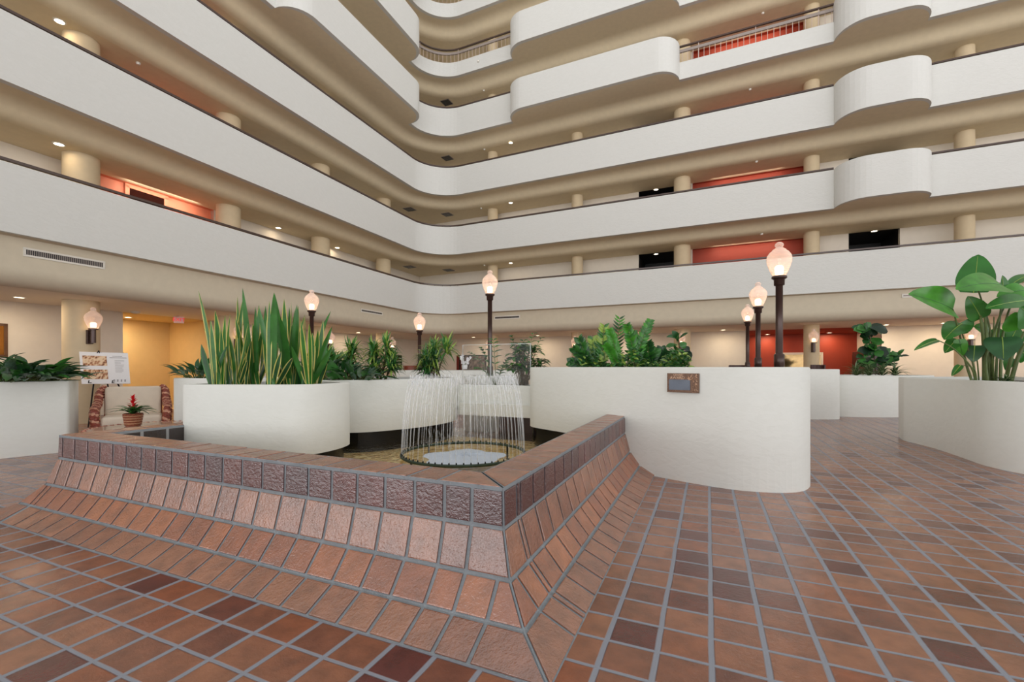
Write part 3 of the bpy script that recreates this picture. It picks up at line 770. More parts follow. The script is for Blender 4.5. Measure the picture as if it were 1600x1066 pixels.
# back wall of the basin: dark plinth
bw = MB(); q = [AB(A1,0.4), AB(A1,3.3), AB(A1+0.2,3.3), AB(A1+0.2,0.4)]
bw.prism([(p.x,p.y) for p in q], 0.0, 0.45); bw.build('back_kerb', mat('dark_kerb', (52,34,32), 0.35, var=0.2, spec=0.6), basin)

# ------------------------------------------------------------------ fountain ring and jets
RC = Vector((-0.59, 5.49, 0.25)); RR = 0.745
ring = thing('fountain_ring', 'round green metal fountain ring throwing thin water jets in the basin', 'fountain', RC)
m = MB(); pts = [RC + Vector((RR*math.cos(2*math.pi*k/72), RR*math.sin(2*math.pi*k/72), 0)) for k in range(73)]
m.tube(pts, 0.018, 10, cap=False); m.build('ring_pipe', mat('green_pipe', (58,74,58), 0.35, metal=0.3, var=0.2), ring, smooth=True)
NJ = 60
m = MB()
for k in range(NJ):
    a = 2*math.pi*k/NJ; c = RC + Vector((RR*math.cos(a), RR*math.sin(a), 0.012))
    m.tube([c, c+Vector((0,0,0.022))], [0.010,0.007], 6)
m.build('nozzles', M['black'], ring)
m = MB()
for k in range(4):
    a = math.pi/4 + math.pi/2*k; c = RC + Vector((RR*math.cos(a), RR*math.sin(a), 0)); m.tube([c, (c.x,c.y,0.06)], 0.014, 6)
m.build('supports', M['black'], ring)
jw, nt, bs, out = new_mat('jet_water')
bs.inputs['Base Color'].default_value = (0.92,0.94,0.96,1); bs.inputs['Roughness'].default_value = 0.1
tr = nt.nodes.new('ShaderNodeBsdfTransparent'); mx = nt.nodes.new('ShaderNodeMixShader'); mx.inputs[0].default_value = 0.26
nt.links.new(tr.outputs[0], mx.inputs[1]); nt.links.new(bs.outputs[0], mx.inputs[2]); nt.links.new(mx.outputs[0], out.inputs[0])
# one jet: up and inward, breaking near the top and falling inside
random.seed(3)
jets = []
zt_ = 1.195 - RC.z
for v in range(4):
    m = MB()
    ra = RR-0.13-0.015*v; pts = []; rad = []
    for k in range(15):
        t = k/14; r = RR + (ra-RR)*(t**1.3)*1.0; z = 0.03 + (zt_-0.03-0.012*v)*(1-(1-t)**2)
        pts.append((r, 0, z)); rad.append(0.0040 + 0.0008*t)
    re = 0.25 + 0.06*v
    m.tube([RC + Vector(p) for p in pts], rad, 6)
    # falling drops, strung out
    for k in range(9):
        t = (k+random.random()*0.6)/9; r = ra + (re-ra)*t; z = (zt_-0.012*v)*(1-t*t) - 0.04*t*t
        rr = random.uniform(0.002,0.004); ln = random.uniform(0.012,0.05)*(0.4+t)
        dx = (re-ra); c = RC + Vector((r + random.uniform(-.02,.02), random.uniform(-.03,.03), max(z,0.0)))
        m.tube([c+Vector((0,0,ln)), c, c-Vector((0,0,ln))], [0.0006, rr, 0.0006], 5)
    for k in range(16):                       # spray about the crown
        c = RC + Vector((ra + random.uniform(-.05,.05), random.uniform(-.04,.04), zt_ - abs(random.gauss(0,0.10)) ))
        ln = random.uniform(0.01,0.045); m.tube([c+Vector((0,0,ln)), c, c-Vector((0,0,ln))], [0.0006,random.uniform(0.002,0.0042),0.0006], 5)
    jets.append(m)
first_j = [j.build('water_jet', jw, ring, smooth=True) for j in jets]
for k in range(NJ):
    if k < 4: o = first_j[k]
    else:
        o = first_j[k % 4].copy(); COL.objects.link(o); o.parent = ring
    o.rotation_euler[2] = 2*math.pi*k/NJ + random.uniform(-.012,.012)
m = MB(); random.seed(9)
foam, nt, bs, out = new_mat('foam'); bs.inputs['Base Color'].default_value = (0.60,0.66,0.74,1); bs.inputs['Roughness'].default_value = 0.6
n = 40; vs = [RC + Vector((0,0,WZ-RC.z+0.03))]; 
for i in range(1, 9):
    for k in range(n):
        a = 2*math.pi*k/n; r = 0.47*i/8*(1+0.12*math.sin(a*5)+0.08*random.random()*(i/8))
        vs.append(RC + Vector((r*math.cos(a), r*math.sin(a), WZ-RC.z + (0.034*random.random()+0.014)*(1-(i/8)**3) + 0.001)))
fs = [(0,1+k,1+(k+1)%n) for k in range(n)] + [(1+(i-1)*n+k, 1+(i-1)*n+(k+1)%n, 1+i*n+(k+1)%n, 1+i*n+k) for i in range(1,8) for k in range(n)]
m.add(vs, fs); fo = m.build('foam', foam, ring, smooth=True); fo['kind'] = 'stuff'

# ------------------------------------------------------------------ white stucco planters
def smooth_poly(pts, rad=0.3, seg=7):
    """round every corner of a polygon"""
    n = len(pts); res = []
    for i in range(n):
        a, b, c = Vector(pts[i-1]), Vector(pts[i]), Vector(pts[(i+1)%n])
        r = rad[i] if isinstance(rad, (list,tuple)) else rad
        d0 = a-b; d1 = c-b; k = min(r, d0.length*0.49, d1.length*0.49)
        p0 = b + d0.normalized()*k; p1 = b + d1.normalized()*k
        for j in range(seg+1):
            t = j/seg; q = p0*(1-t)**2 + b*2*t*(1-t) + p1*t*t; res.append((q.x,q.y))
    return res
def offset_poly(pts, d):
    n = len(pts); res = []; area = sum(pts[i-1][0]*pts[i][1]-pts[i][0]*pts[i-1][1] for i in range(n)); sg = 1 if area > 0 else -1
    for i in range(n):
        a, b, c = Vector(pts[i-1]), Vector(pts[i]), Vector(pts[(i+1)%n])
        e = c-a
        if e.length < 1e-6: e = b-a
        e.normalize(); res.append((b.x - e.y*d*sg, b.y + e.x*d*sg))
    return res
def planter(pts, z0, z1, label, rad=0.3, base=None, soil=0.07, wall=0.11):
    poly = smooth_poly(pts, rad); cx = sum(p[0] for p in poly)/len(poly); cy = sum(p[1] for p in poly)/len(poly)
    t = thing('planter', label, 'planter', (cx,cy,0 if base is None else base), 'white stucco planters')
    inn = offset_poly(poly, wall); e1 = offset_poly(poly, 0.014); n = len(poly)
    m = MB(); rings = [(poly,z0),(poly,z1-0.014),(e1,z1),(inn,z1),(inn,z1-0.25)]
    vs = [(x,y,z) for pl,z in rings for x,y in pl]
    m.add(vs, [(k*n+i,k*n+(i+1)%n,(k+1)*n+(i+1)%n,(k+1)*n+i) for k in range(len(rings)-1) for i in range(n)] + [tuple(range(n-1,-1,-1))])
    m.build('planter_wall', M['planter'], t, smooth=True)
    m = MB(); m.add([(x,y,z1-soil) for x,y in inn], [tuple(range(n))]); m.build('soil', M['soil'], t)
    if base is not None:
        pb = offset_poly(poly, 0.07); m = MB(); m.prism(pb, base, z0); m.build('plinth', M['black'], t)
    return t
TP = 1.115
planter([(-8.6,4.7),(-7.27,6.36),(-6.82,6.9),(-7.4,7.7),(-9.6,6.6)], 0, 1.09, 'white stucco planter at the left edge filled with broad glossy leaves', [0.3,0.5,0.05,0.3,0.3])
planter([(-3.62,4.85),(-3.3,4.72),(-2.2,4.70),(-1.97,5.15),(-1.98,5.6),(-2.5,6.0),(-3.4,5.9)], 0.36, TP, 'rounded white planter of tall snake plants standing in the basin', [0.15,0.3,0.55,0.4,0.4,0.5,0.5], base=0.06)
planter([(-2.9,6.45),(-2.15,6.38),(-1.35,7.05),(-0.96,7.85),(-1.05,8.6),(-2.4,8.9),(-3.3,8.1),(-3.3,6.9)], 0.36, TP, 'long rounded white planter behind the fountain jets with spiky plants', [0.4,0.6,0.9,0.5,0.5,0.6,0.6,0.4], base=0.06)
planter([(-5.92,7.8),(-5.3,7.4),(-4.3,7.55),(-4.0,8.2),(-4.5,9.0),(-5.6,8.9)], 0, TP, 'white planter behind the armchair side, left of the snake plant planter', [0.1,0.3,0.3,0.4,0.4,0.3])
c2 = planter([(-1.0,8.12),(0.34,7.54),(0.50,8.1),(-0.55,8.75)], 0.45, 0.985, 'low white planter between the fountain jets and the plaque planter', [0.03,0.03,0.1,0.1])
m = MB(); q0, q1 = Vector((-0.92,8.07)), Vector((0.33,7.53)); dd = (q1-q0).normalized(); nn = Vector((dd.y,-dd.x))
m.prism([(p.x,p.y) for p in (q0, q1, q1+nn*0.05, q0+nn*0.05)], 0.45, 0.66); m.build('ledge', M['planter'], c2)
planter([(-1.05,9.2),(-0.6,8.98),(0.1,8.98),(0.3,9.5),(0.0,10.2),(-0.9,10.3)], 0, 1.125, 'white planter carrying the tall lamp post behind the fountain', [0.2,0.3,0.3,0.3,0.3,0.3])
planter([(-3.5,12.9),(-2.6,12.3),(0.0,12.2),(0.3,12.8),(0,13.8),(-3.2,14.2)], 0, 1.21, 'white planter far behind the fountain, before the corner', 0.4)
DP = [(0.22,7.15),(0.82,6.34),(1.51,5.55),(2.0,5.02),(2.45,4.66),(3.0,4.62),(3.32,4.95),(3.75,5.9),(4.9,8.2),(5.95,10.0),(5.6,10.7),(4.6,10.3),(2.6,8.8),(0.75,8.4)]
DR = [0.3,0.3,0.4,0.3,0.4,0.35,0.3,0.4,0.4,0.3,0.3,0.5,0.6,0.5]
D_ = planter(DP, 0.36, 1.302, 'large curved white planter with a bronze plaque, front centre right', DR)
dpoly = smooth_poly(DP, DR); dins = offset_poly(dpoly, 0.07); n = len(dpoly)
def over_water(p): q = Vector(p); return q.dot(B2) > B0 + 0.12 and q.dot(A2) < A1 + 0.1
mw = MB(); mb_ = MB()
for i in range(n):
    j = (i+1) % n; wet = over_water(dpoly[i]) and over_water(dpoly[j])
    pa, pb = (dins[i], dins[j]) if wet else (dpoly[i], dpoly[j])
    (mb_ if wet else mw).add([(pa[0],pa[1],0.0),(pb[0],pb[1],0.0),(pb[0],pb[1],0.361),(pa[0],pa[1],0.361)], [(0,1,2,3)])
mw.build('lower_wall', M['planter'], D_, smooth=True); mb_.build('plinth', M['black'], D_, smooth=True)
D_.location.z = 0.0
planter([(6.95,7.95),(6.77,7.17),(6.5,6.5),(6.2,5.85),(6.22,5.3),(6.9,4.7),(9.2,5.6),(9.4,8.6),(7.3,8.5)], 0, 1.12, 'white planter at the right edge with the giant-leaved plant', [0.04,0.2,0.3,0.35,0.35,0.5,0.5,0.5,0.2])
planter([(8.35,12.3),(8.6,11.75),(9.5,11.58),(11.2,11.75),(11.5,13.4),(8.7,13.6)], 0, 1.083, 'pale planter with the large-leaved tree before the red wall', [0.3,0.3,0.5,0.3,0.4,0.4])
planter([(3.6,12.9),(5,11.6),(7.3,11.15),(8.2,11.15),(8.42,11.6),(8.2,14.2),(6.2,14.6)], 0, 1.25, 'white planter behind the plaque planter, ending before the red wall', [0.4,0.5,0.6,0.3,0.3,0.5,0.5])

# plaque
pc = P(1068, 598.5, 5.02)
# the face there runs between these two points of the planter wall
fa, fb = Vector((1.87,5.23)), Vector((2.2,4.86)); fd = Vector((0.72,-0.69)).normalized(); 
best = None
poly = dpoly
kx = (1068-800)/F
for a, b in zip(poly, poly[1:]+poly[:1]):
    a = Vector(a); b = Vector(b); d = b-a
    den = d.x - kx*d.y
    if abs(den) < 1e-9: continue
    u = (kx*a.y - a.x)/den
    if 0 <= u <= 1:
        q = a + d*u
        if best is None or q.y < best[0].y: best = (q, d.normalized())
pq, pd = best; ux = Vector((pd.x,pd.y,0)); un = Vector((pd.y,-pd.x,0))
if un.y > 0: un = -un
if ux.x < 0: ux = -ux
pc = Vector((pq.x, pq.y, H + (HZ-598.5)/F*pq.y)); wpx = 49.0/F*pq.y/(abs(ux.x - kx*ux.y)); hpx = 30.0/F*pq.y
pl = thing('plaque', 'small bronze award plaque with silver panel on the curved white planter', 'plaque', pc)
uz = Vector((0,0,1)); br = mat('plaque_bronze', (112,84,66), 0.35, metal=0.5, var=0.35, vscale=60)
m = MB(); m.obox(pc + un*0.012, ux*wpx/2, un*0.012, uz*hpx/2); m.build('plate', br, pl, bevel=0.003)
hi = mat('plaque_relief', (206,170,142), 0.3, metal=0.4, var=0.2)
m = MB()
for sx, sy, ax, az in ((0,1,wpx/2,0.004),(0,-1,wpx/2,0.004)): m.obox(pc + un*0.026 + uz*sy*(hpx/2-0.005), ux*ax, un*0.003, uz*az)
for sx in (-1,1): m.obox(pc + un*0.026 + ux*sx*(wpx/2-0.005), ux*0.004, un*0.003, uz*hpx/2)
m.build('border', br, pl)
m = MB(); m.obox(pc + un*0.026 + ux*(-0.10*wpx) + uz*(-0.10*hpx), ux*wpx*0.34, un*0.003, uz*hpx*0.27); m.build('silver_panel', mat('plaque_silver', (92,98,108), 0.3, metal=0.5, var=0.15), pl)
m = MB(); add_text(m, 'GRAND', hpx*0.15, pc + un*0.027 + ux*(-0.14*wpx) + uz*hpx*0.41, ux, uz, un, 0.003); add_text(m, 'AWARD', hpx*0.21, pc + un*0.027 + ux*(-0.17*wpx) + uz*hpx*0.26, ux, uz, un, 0.003)
m.build('lettering', hi, pl)
m = MB(); random.seed(4)
for k in range(46):
    if k < 26: q = pc + ux*wpx*random.uniform(0.17,0.46) + uz*hpx*random.uniform(0.15,0.43)
    else: q = pc + ux*wpx*random.uniform(0.30,0.46) + uz*hpx*random.uniform(-0.42,0.15)
    a = random.random()*6.3; d = ux*math.cos(a)+uz*math.sin(a); e = ux*-math.sin(a)+uz*math.cos(a); l = random.uniform(0.008,0.02)
    m.add([q+un*0.025-d*l, q+un*0.029+e*l*0.35, q+un*0.029+d*l, q+un*0.029-e*l*0.35, q+un*0.034], [(0,1,4),(1,2,4),(2,3,4),(3,0,4)])
m.build('leaf_relief', hi, pl)

# ------------------------------------------------------------------ lamp posts
def lamp_post(x, y, z0, top, label):
    t = thing('lamp_post', label, 'lamp post', (x,y,z0), 'globe lamp posts'); c = (x,y,0); g0 = top-0.52
    m = MB(); m.lathe([(0.0,g0-0.005),(0.105,g0-0.005),(0.105,g0-0.035),(0.075,g0-0.055),(0.072,g0-0.14),(0.050,g0-0.15),(0.050,z0+0.28),(0.072,z0+0.26),(0.072,z0),(0.0,z0)], c, 20)
    m.build('pole', M['bronze'], t, smooth=False)
    for p in t.children[0].data.polygons: p.use_smooth = abs(p.normal.z) < 0.2
    m = MB(); m.lathe([(0.0,z0+0.03),(0.12,z0+0.03),(0.12,z0),(0.0,z0)], c, 20); m.build('base_plate', M['bronze'], t)
    m = MB(); m.lathe(globe_prof(0.175, g0), c, 32); m.build('globe', M['globe'], t, smooth=True)
    m = MB(); m.lathe([(0.0,g0+0.03),(0.055,g0+0.03),(0.062,g0+0.13),(0.035,g0+0.16),(0.0,g0+0.16)], c, 16); m.build('bulb', M['bulb'], t, smooth=True)
    d = bpy.data.lights.new('post_light', 'POINT'); d.energy = 1.6; d.color = WARM; d.shadow_soft_size = 0.06
    lo = bpy.data.objects.new('post_light', d); COL.objects.link(lo); lo.location = (x,y,g0+0.2)
def lp(px, Y, z0, ytop, label): lamp_post((px-800)/F*Y, Y, z0, H+(HZ-ytop)/F*Y, label)
lp(1217.5, 6.86, 1.232, 378.5, 'nearest and tallest-looking globe lamp post, in the plaque planter')
lp(1184.5, 9.6, 1.232, 441, 'middle one of three globe lamp posts right of the plaque')
lp(1168, 13.6, 1.18, 475.5, 'farthest and smallest of three globe lamp posts right of the plaque')
lp(765.5, 9.9, 1.055, 422.5, 'globe lamp post rising behind the fountain jets')
lp(655.5, 13.2, 1.14, 488.5, 'small globe lamp post beyond the spiky plants, near the corner')
lp(487, 11.3, 0.0, 453, 'globe lamp post behind the right side of the snake plants')
# ------------------------------------------------------------------ plants
def leaf_mat(name, rgb, rough=0.32, var=0.3, vs=7.0, spec=0.5):
    m = mat(name, rgb, rough, var=var, vscale=vs, spec=spec)
    nt = m.node_tree; bs = [n for n in nt.nodes if n.type == 'BSDF_PRINCIPLED'][0]; out = [n for n in nt.nodes if n.type == 'OUTPUT_MATERIAL'][0]
    c = lin(*rgb); tl = nt.nodes.new('ShaderNodeBsdfTranslucent'); tl.inputs[0].default_value = (min(1,c[0]*1.6+0.01), min(1,c[1]*1.6), c[2]*0.8, 1)
    mx = nt.nodes.new('ShaderNodeMixShader'); mx.inputs[0].default_value = 0.12
    nt.links.new(bs.outputs[0], mx.inputs[1]); nt.links.new(tl.outputs[0], mx.inputs[2]); nt.links.new(mx.outputs[0], out.inputs[0])
    return m
G = {'deep': leaf_mat('leaf_deep', (40,84,44)), 'mid': leaf_mat('leaf_mid', (58,116,48)), 'bright': leaf_mat('leaf_bright', (72,142,46)),
     'lime': leaf_mat('leaf_lime', (150,178,80)), 'margin': leaf_mat('leaf_margin', (206,196,108), var=0.15), 'dark': leaf_mat('leaf_dark', (26,50,32)),
     'banana': leaf_mat('leaf_banana', (48,112,40), 0.28, 0.22, 4.0), 'stem': leaf_mat('leaf_stem', (96,112,60), 0.5), 'pale': leaf_mat('leaf_pale', (150,164,124), 0.4),
     'grey': leaf_mat('leaf_grey', (96,122,104), 0.3, 0.4, 25.0), 'bark': mat('cane_bark', (104,86,62), 0.8, var=0.3, vscale=30), 'red': leaf_mat('bract_red', (205,30,36), 0.35, 0.15)}
def rnd(a, b): return random.uniform(a, b)
def facing(p, u):
    """u = (to the right, away from the viewer's side, up) turned to the direction the plant is seen from"""
    c = Vector((-p.x, -p.y, 0)).normalized(); r = Vector((-c.y, c.x, 0)); return r*u[0] - c*u[1] + Vector((0,0,1))*u[2]
def plant(name, label, cat, parts, loc, group=None):
    t = thing(name, label, cat, loc, group)
    for nm, mb, mts in parts:
        if mb.f: mb.build(nm, mts, t, smooth=True)
    return t

# snake plants: clumps of stiff yellow-edged blades
sw = lambda t: (0.55+0.45*math.sin(min(1,t*1.7)*math.pi*0.5))*(1.0 if t < 0.72 else max(0.0,(1-t)/0.28)**0.7)
random.seed(31)
SY = 5.15
snake = [   # pixel of foot, list of blade tips (px, py), share of yellow edge
 (343, 602, [(310,454),(318,512),(329,500),(336,485),(345,512),(352,492)], 'leftmost clump with the lone tall blade'),
 (372, 602, [(337,502),(360,490),(371,463),(379,470),(388,505),(400,530),(356,520)], 'second clump from the left, with curling yellow blades'),
 (398, 603, [(368,495),(382,488),(379,450),(399,480),(405,476),(416,490),(390,528),(395,505),(410,515)], 'dark clump left of the middle'),
 (424, 603, [(404,478),(415,478),(428,457),(421,470),(440,500),(412,530),(430,490),(418,500)], 'middle clump with dark upright blades'),
 (446, 603, [(429,458),(444,467),(455,470),(431,500),(438,495),(462,480),(435,560)], 'clump right of the middle with thin crossing tips'),
 (463, 603, [(464,476),(466,478),(432,500),(440,505),(452,480),(476,492)], 'clump with the broad yellow-edged arching blade'),
 (478, 603, [(470,500),(477,490),(488,520),(455,540),(483,505)], 'short clump second from the right'),
 (486, 602, [(517,486),(505,500),(519,510),(497,515),(520,540),(470,520)], 'rightmost clump with blades arching right')]
for k, (fx, fy, tips, w) in enumerate(snake):
    m = MB(); Y = SY + (k % 3 - 1)*0.22
    for j, (tx, ty) in enumerate(tips):
        fxx = fx + rnd(-9,9); p0 = P(fxx, fy+1, Y + rnd(-.1,.1)); p0.z = TP - 0.07; p1 = P(tx, ty, Y + rnd(-.28,.28))
        a = rnd(0,6.28); up = Vector((0.55*math.cos(a), -abs(math.sin(a))-0.35, 0.1))
        yel = rnd(0,1) < (0.75 if k in (1,5,6,7,0) else 0.35)
        m.leaf(p0, p1, rnd(0.046,0.074), up, bend=rnd(-0.07,0.07)*(p1-p0).length, fold=rnd(0.12,0.4), prof=sw, n=12, mi=rnd(0,1) < 0.5 and 0 or 1, edge=2 if yel else 1, efrac=0.66 if yel else 0.5)
    for j in range(4):                                   # shorter blades round the foot
        p0 = P(fx + rnd(-14,14), fy, Y); p0.z = TP-0.07; p1 = p0 + Vector((rnd(-.16,.16), rnd(-.12,.12), rnd(0.28,0.6)))
        m.leaf(p0, p1, rnd(0.05,0.075), (rnd(-.5,.5),-1,0.1), bend=rnd(-.03,.03), fold=0.3, prof=sw, n=9, mi=0, edge=2 if rnd(0,1) < 0.6 else 1, efrac=0.66)
    b = P(fx, fy, Y); plant('snake_plant', 'variegated snake plant in the basin planter, ' + w, 'plant', [('foliage', m, [G['deep'], G['mid'], G['margin']])], (b.x,b.y,TP-0.07), 'snake plants in the basin planter')

lance = lambda t: max(0.0, math.sin(math.pi*t**0.62))**0.9
ovate = lambda t: max(0.0, math.sin(math.pi*t**0.55))**0.7
obov = lambda t: max(0.0, math.sin(math.pi*t**1.35))**0.6*(0.45+0.55*min(1,t*1.6))
def bushy(c, rx, ry, h, n, ln, wd, mats, prof=lance, lift=(0.1,1.1), bend=0.12, fold=0.3, core=0.35):
    """broad leaves on short stalks springing from one bed"""
    m = MB(); st = MB(); c = Vector(c)
    for i in range(n):
        a = rnd(0,6.283); q = math.sqrt(rnd(0,1)); f = c + Vector((rx*q*math.cos(a)*core, ry*q*math.sin(a)*core, 0))
        el = rnd(*lift)*(1.1-0.6*q); d = Vector((math.cos(a)*math.cos(el), math.sin(a)*math.cos(el), math.sin(el)))
        b = f + Vector((d.x*rx*q*0.75, d.y*ry*q*0.75, h*rnd(0.25,0.75)*(1.1-0.55*q)))
        st.tube([f, (f+b)/2+Vector((0,0,0.04)), b], 0.006, 5, cap=False)
        L_ = ln*rnd(0.7,1.2); tip = b + d*L_; tip.z = b.z + (d.z*L_ if d.z > 0.3 else d.z*L_ - 0.12*L_)
        m.leaf(b, tip, wd*rnd(0.75,1.2), (rnd(-.35,.35),rnd(-.35,.35),1), bend=bend*L_, fold=fold, prof=prof, n=7, mi=random.randrange(len(mats)))
    return m, st
random.seed(12)
# left edge planter
for k, (px, Y, n, w) in enumerate([(8,6.55,84,'at the left edge of the photo'),(42,6.75,84,'middle one in the left planter'),(64,6.95,56,'rightmost in the left planter, above its corner')]):
    c = P(px, 596, Y); c.z = 1.03
    m, st = bushy(c, 0.42, 0.42, 0.40, n, 0.33, 0.12, [0,1,2], lift=(0.05,0.9))
    plant('broadleaf_plant', 'glossy dark broad-leaved plant ' + w, 'plant', [('foliage', m, [G['deep'], G['grey'], G['mid']]), ('stems', st, [G['stem']])], c, 'broad-leaved plants at left')
c = P(310, 589, 8.0); c.z = 1.05
m, st = bushy(c, 0.42, 0.35, 0.40, 60, 0.26, 0.07, [0,1]); plant('broadleaf_plant', 'low leafy plant behind the left of the snake plants', 'plant', [('foliage', m, [G['deep'], G['grey']]), ('stems', st, [G['stem']])], c)
for k, (px, Y, h, w) in enumerate([(507,6.75,0.55,'left one right beside the snake plants'),(535,6.75,0.42,'with a large bright leaf, right of the snake plants'),(560,6.7,0.25,'lowest one, before the dracaenas')]):
    c = P(px, 594, Y); c.z = 1.05
    m, st = bushy(c, 0.30, 0.28, h, 44, 0.26, 0.085, [0,1,2], lift=(0.0,1.2))
    if k == 1: m.leaf(c+Vector((0.0,-0.2,0.08)), c+Vector((-0.06,-0.3,0.36)), 0.22, (0,-1,0.3), bend=0.03, fold=0.2, prof=ovate, mi=2)
    plant('peace_lily', 'broad-leaved plant ' + w, 'plant', [('foliage', m, [G['deep'], G['grey'], G['mid']]), ('stems', st, [G['stem']])], c, 'broad-leaved plants behind the snake plants')
# dracaenas: canes with rosettes of narrow arching leaves
def dracaena(px, Y, pw, ybase, ytop, zs, label, heads=7, seed=1):
    random.seed(seed); c = P(px, ybase, Y); c.z = zs; top = H + (HZ-ytop)/F*Y; w = pw/F*Y/2; h = top - zs
    m = MB(); st = MB()
    for k in range(heads):
        f = c + Vector((rnd(-.3,.3)*w, rnd(-.3,.3)*w, 0)); t = (k+0.7)/heads
        e = c + Vector((rnd(-.55,.55)*w, rnd(-.5,.5)*w, h*(0.22+0.60*t))); st.tube([f, (f+e)/2+Vector((rnd(-.02,.02),0,0)), e], 0.013, 6)
        for i in range(62):
            a = rnd(0,6.283); el = rnd(-0.45,1.35); L_ = min(0.38, w*rnd(0.62,0.95)); d = Vector((math.cos(a)*math.cos(el), math.sin(a)*math.cos(el), math.sin(el)))
            b = e + Vector((0,0,rnd(-.14,.05))); tip = b + d*L_ + Vector((0,0,-0.22*L_*math.cos(el)))
            m.leaf(b, tip, rnd(0.024,0.036), (rnd(-.2,.2),rnd(-.2,.2),1) if el < 1 else (0,-1,0.2), bend=0.16*L_, fold=0.3, prof=lance, n=6, mi=0 if t < 0.45 and rnd(0,1) < 0.6 else (1 if rnd(0,1) < 0.55 else 2))
    return plant('dracaena', label, 'plant', [('foliage', m, [G['deep'], G['mid'], G['lime']]), ('canes', st, [G['bark']])], c, 'narrow-leaved dracaenas')
dracaena(533, 7.3, 70, 592, 533, 1.05, 'lime green narrow-leaved dracaena behind the broad-leaved plants', 6, 41)
dracaena(598, 7.2, 58, 595, 526, 1.05, 'narrow upright dracaena left of the small lamp post', 8, 42)
dracaena(683, 7.95, 66, 589, 530, 1.05, 'wide bushy dracaena just left of the tall fountain lamp', 9, 43)
# umbrella-leaved shrub and palm fronds behind the basin
random.seed(44)
def umbrella(px, Y, pw, ytop, zs, label, n=26, seed=3, mats=('deep','mid','bright')):
    random.seed(seed); c = P(px, 600, Y); c.z = zs; top = H + (HZ-ytop)/F*Y; w = pw/F*Y/2; h = top-zs
    m = MB(); st = MB()
    for k in range(n):
        f = c + Vector((rnd(-.35,.35)*w, rnd(-.3,.3)*w, 0)); t = rnd(0.35,1.0)
        e = c + Vector((rnd(-1,1)*w*(0.9 if t < 0.75 else 0.5), rnd(-.7,.7)*w, h*t))
        st.tube([f, f.lerp(e,0.5)+Vector((0,0,0.06)), e], 0.007, 5, cap=False)
        for i in range(8):
            a = i/8*6.283 + rnd(-.2,.2); L_ = rnd(0.16,0.25); d = Vector((math.cos(a), math.sin(a), rnd(-.5,.15)))
            m.leaf(e + d*0.02, e + d*L_, rnd(0.07,0.10), (0,0,1), bend=0.1*L_, fold=0.15, prof=lance, n=5, mi=random.randrange(3))
    return plant('umbrella_plant', label, 'plant', [('foliage', m, [G[q] for q in mats]), ('stems', st, [G['bark']])], c)
umbrella(821, 8.15, 52, 532, 0.92, 'umbrella-leaved shrub in the low planter beside the plaque planter', 36, 5)
def palm(px, Y, ybase, tips, zs, label, seed):
    random.seed(seed); c = P(px, ybase, Y); c.z = zs; m = MB(); st = MB()
    for tx, ty in tips:
        e = P(tx, ty, Y+rnd(-.3,.3)); mid = c.lerp(e, 0.55) + Vector((0,0,0.18)); pts = []
        for i in range(9):
            t = i/8; pts.append(c*(1-t)**2 + mid*2*t*(1-t) + e*t*t)
        st.tube(pts, [0.009-0.0007*i for i in range(9)], 5, cap=False)
        for i in range(3, 9):
            d = (pts[i]-pts[i-1]).normalized(); sd = d.cross(Vector((0,0,1))).normalized()
            for sg in (-1,1):
                q = pts[i]; L_ = 0.17*(1.15-abs(i-5)/6)
                m.leaf(q, q + (sd*sg*0.8 + d*0.5 + Vector((0,0,-0.28))).normalized()*L_, 0.04, (0,-0.6,0.8), bend=0.02, fold=0.2, prof=lance, n=5, mi=random.randrange(2))
    return plant('parlour_palm', label, 'plant', [('fronds', m, [G['deep'], G['mid']]), ('stems', st, [G['stem']])], c)
palm(775, 8.3, 598, [(737,552),(752,545),(771,532),(788,571),(745,575),(795,560)], 0.92, 'thin feathery palm right of the fountain lamp post, beside the umbrella-leaved shrub', 6)
palm(815, 8.4, 598, [(800,527),(845,530),(833,523),(862,575),(855,566),(818,534)], 0.92, 'feathery palm arching above the umbrella-leaved shrub', 7)

# plaque planter: tall glossy stems with paired leaflets over a bed of small leaves
def zz(px, Y, tips, label, seed, pm, wl=0.05, ln=0.13, zs=1.235, curved=0.06):
    random.seed(seed); c = P(px, 576, Y); c.z = zs; m = MB(); st = MB()
    for tx, ty in tips:
        e = P(tx, ty, Y+rnd(-.2,.2)); f = c + Vector((rnd(-.06,.06), rnd(-.06,.06), 0)); mid = f.lerp(e,0.5) + Vector(((f.x-e.x)*0.12, 0, curved)); pts = []
        for i in range(15):
            t = i/14; pts.append(f*(1-t)**2 + mid*2*t*(1-t) + e*t*t)
        st.tube(pts, [0.014-0.0007*i for i in range(15)], 6, cap=False)
        Ls = (e-f).length
        for i in range(3, 15):
            d = (pts[min(i+1,14)]-pts[i-1]).normalized(); sd = Vector((0.9,-0.25,0)); sd = (sd - d*sd.dot(d)).normalized(); nm = sd.cross(d)
            for sg in (-1,1):
                L_ = ln*(0.75+0.5*math.sin(math.pi*i/15))*min(1.0, 0.55+Ls*0.6)
                m.leaf(pts[i], pts[i] + (sd*sg*0.75 + d*0.65 + nm*rnd(-.25,.25)).normalized()*L_, wl*rnd(0.8,1.1), nm if nm.y < 0 else -nm, bend=0.01, fold=0.25, prof=lance, n=5, mi=random.randrange(len(pm)))
    return plant('glossy_stem_plant', label, 'plant', [('foliage', m, [G[q] for q in pm]), ('stems', st, [G['stem']])], c, 'glossy paired-leaf plants in the plaque planter')
zz(920, 6.75, [(905,530),(897,545),(890,566),(910,552)], 'glossy paired-leaf plant at the left end of the plaque planter', 61, ('deep','mid'))
zz(933, 6.9, [(926,530),(936,535),(923,548),(938,552)], 'short glossy paired-leaf plant, second from the left in the plaque planter', 62, ('mid','lime'), 0.05)
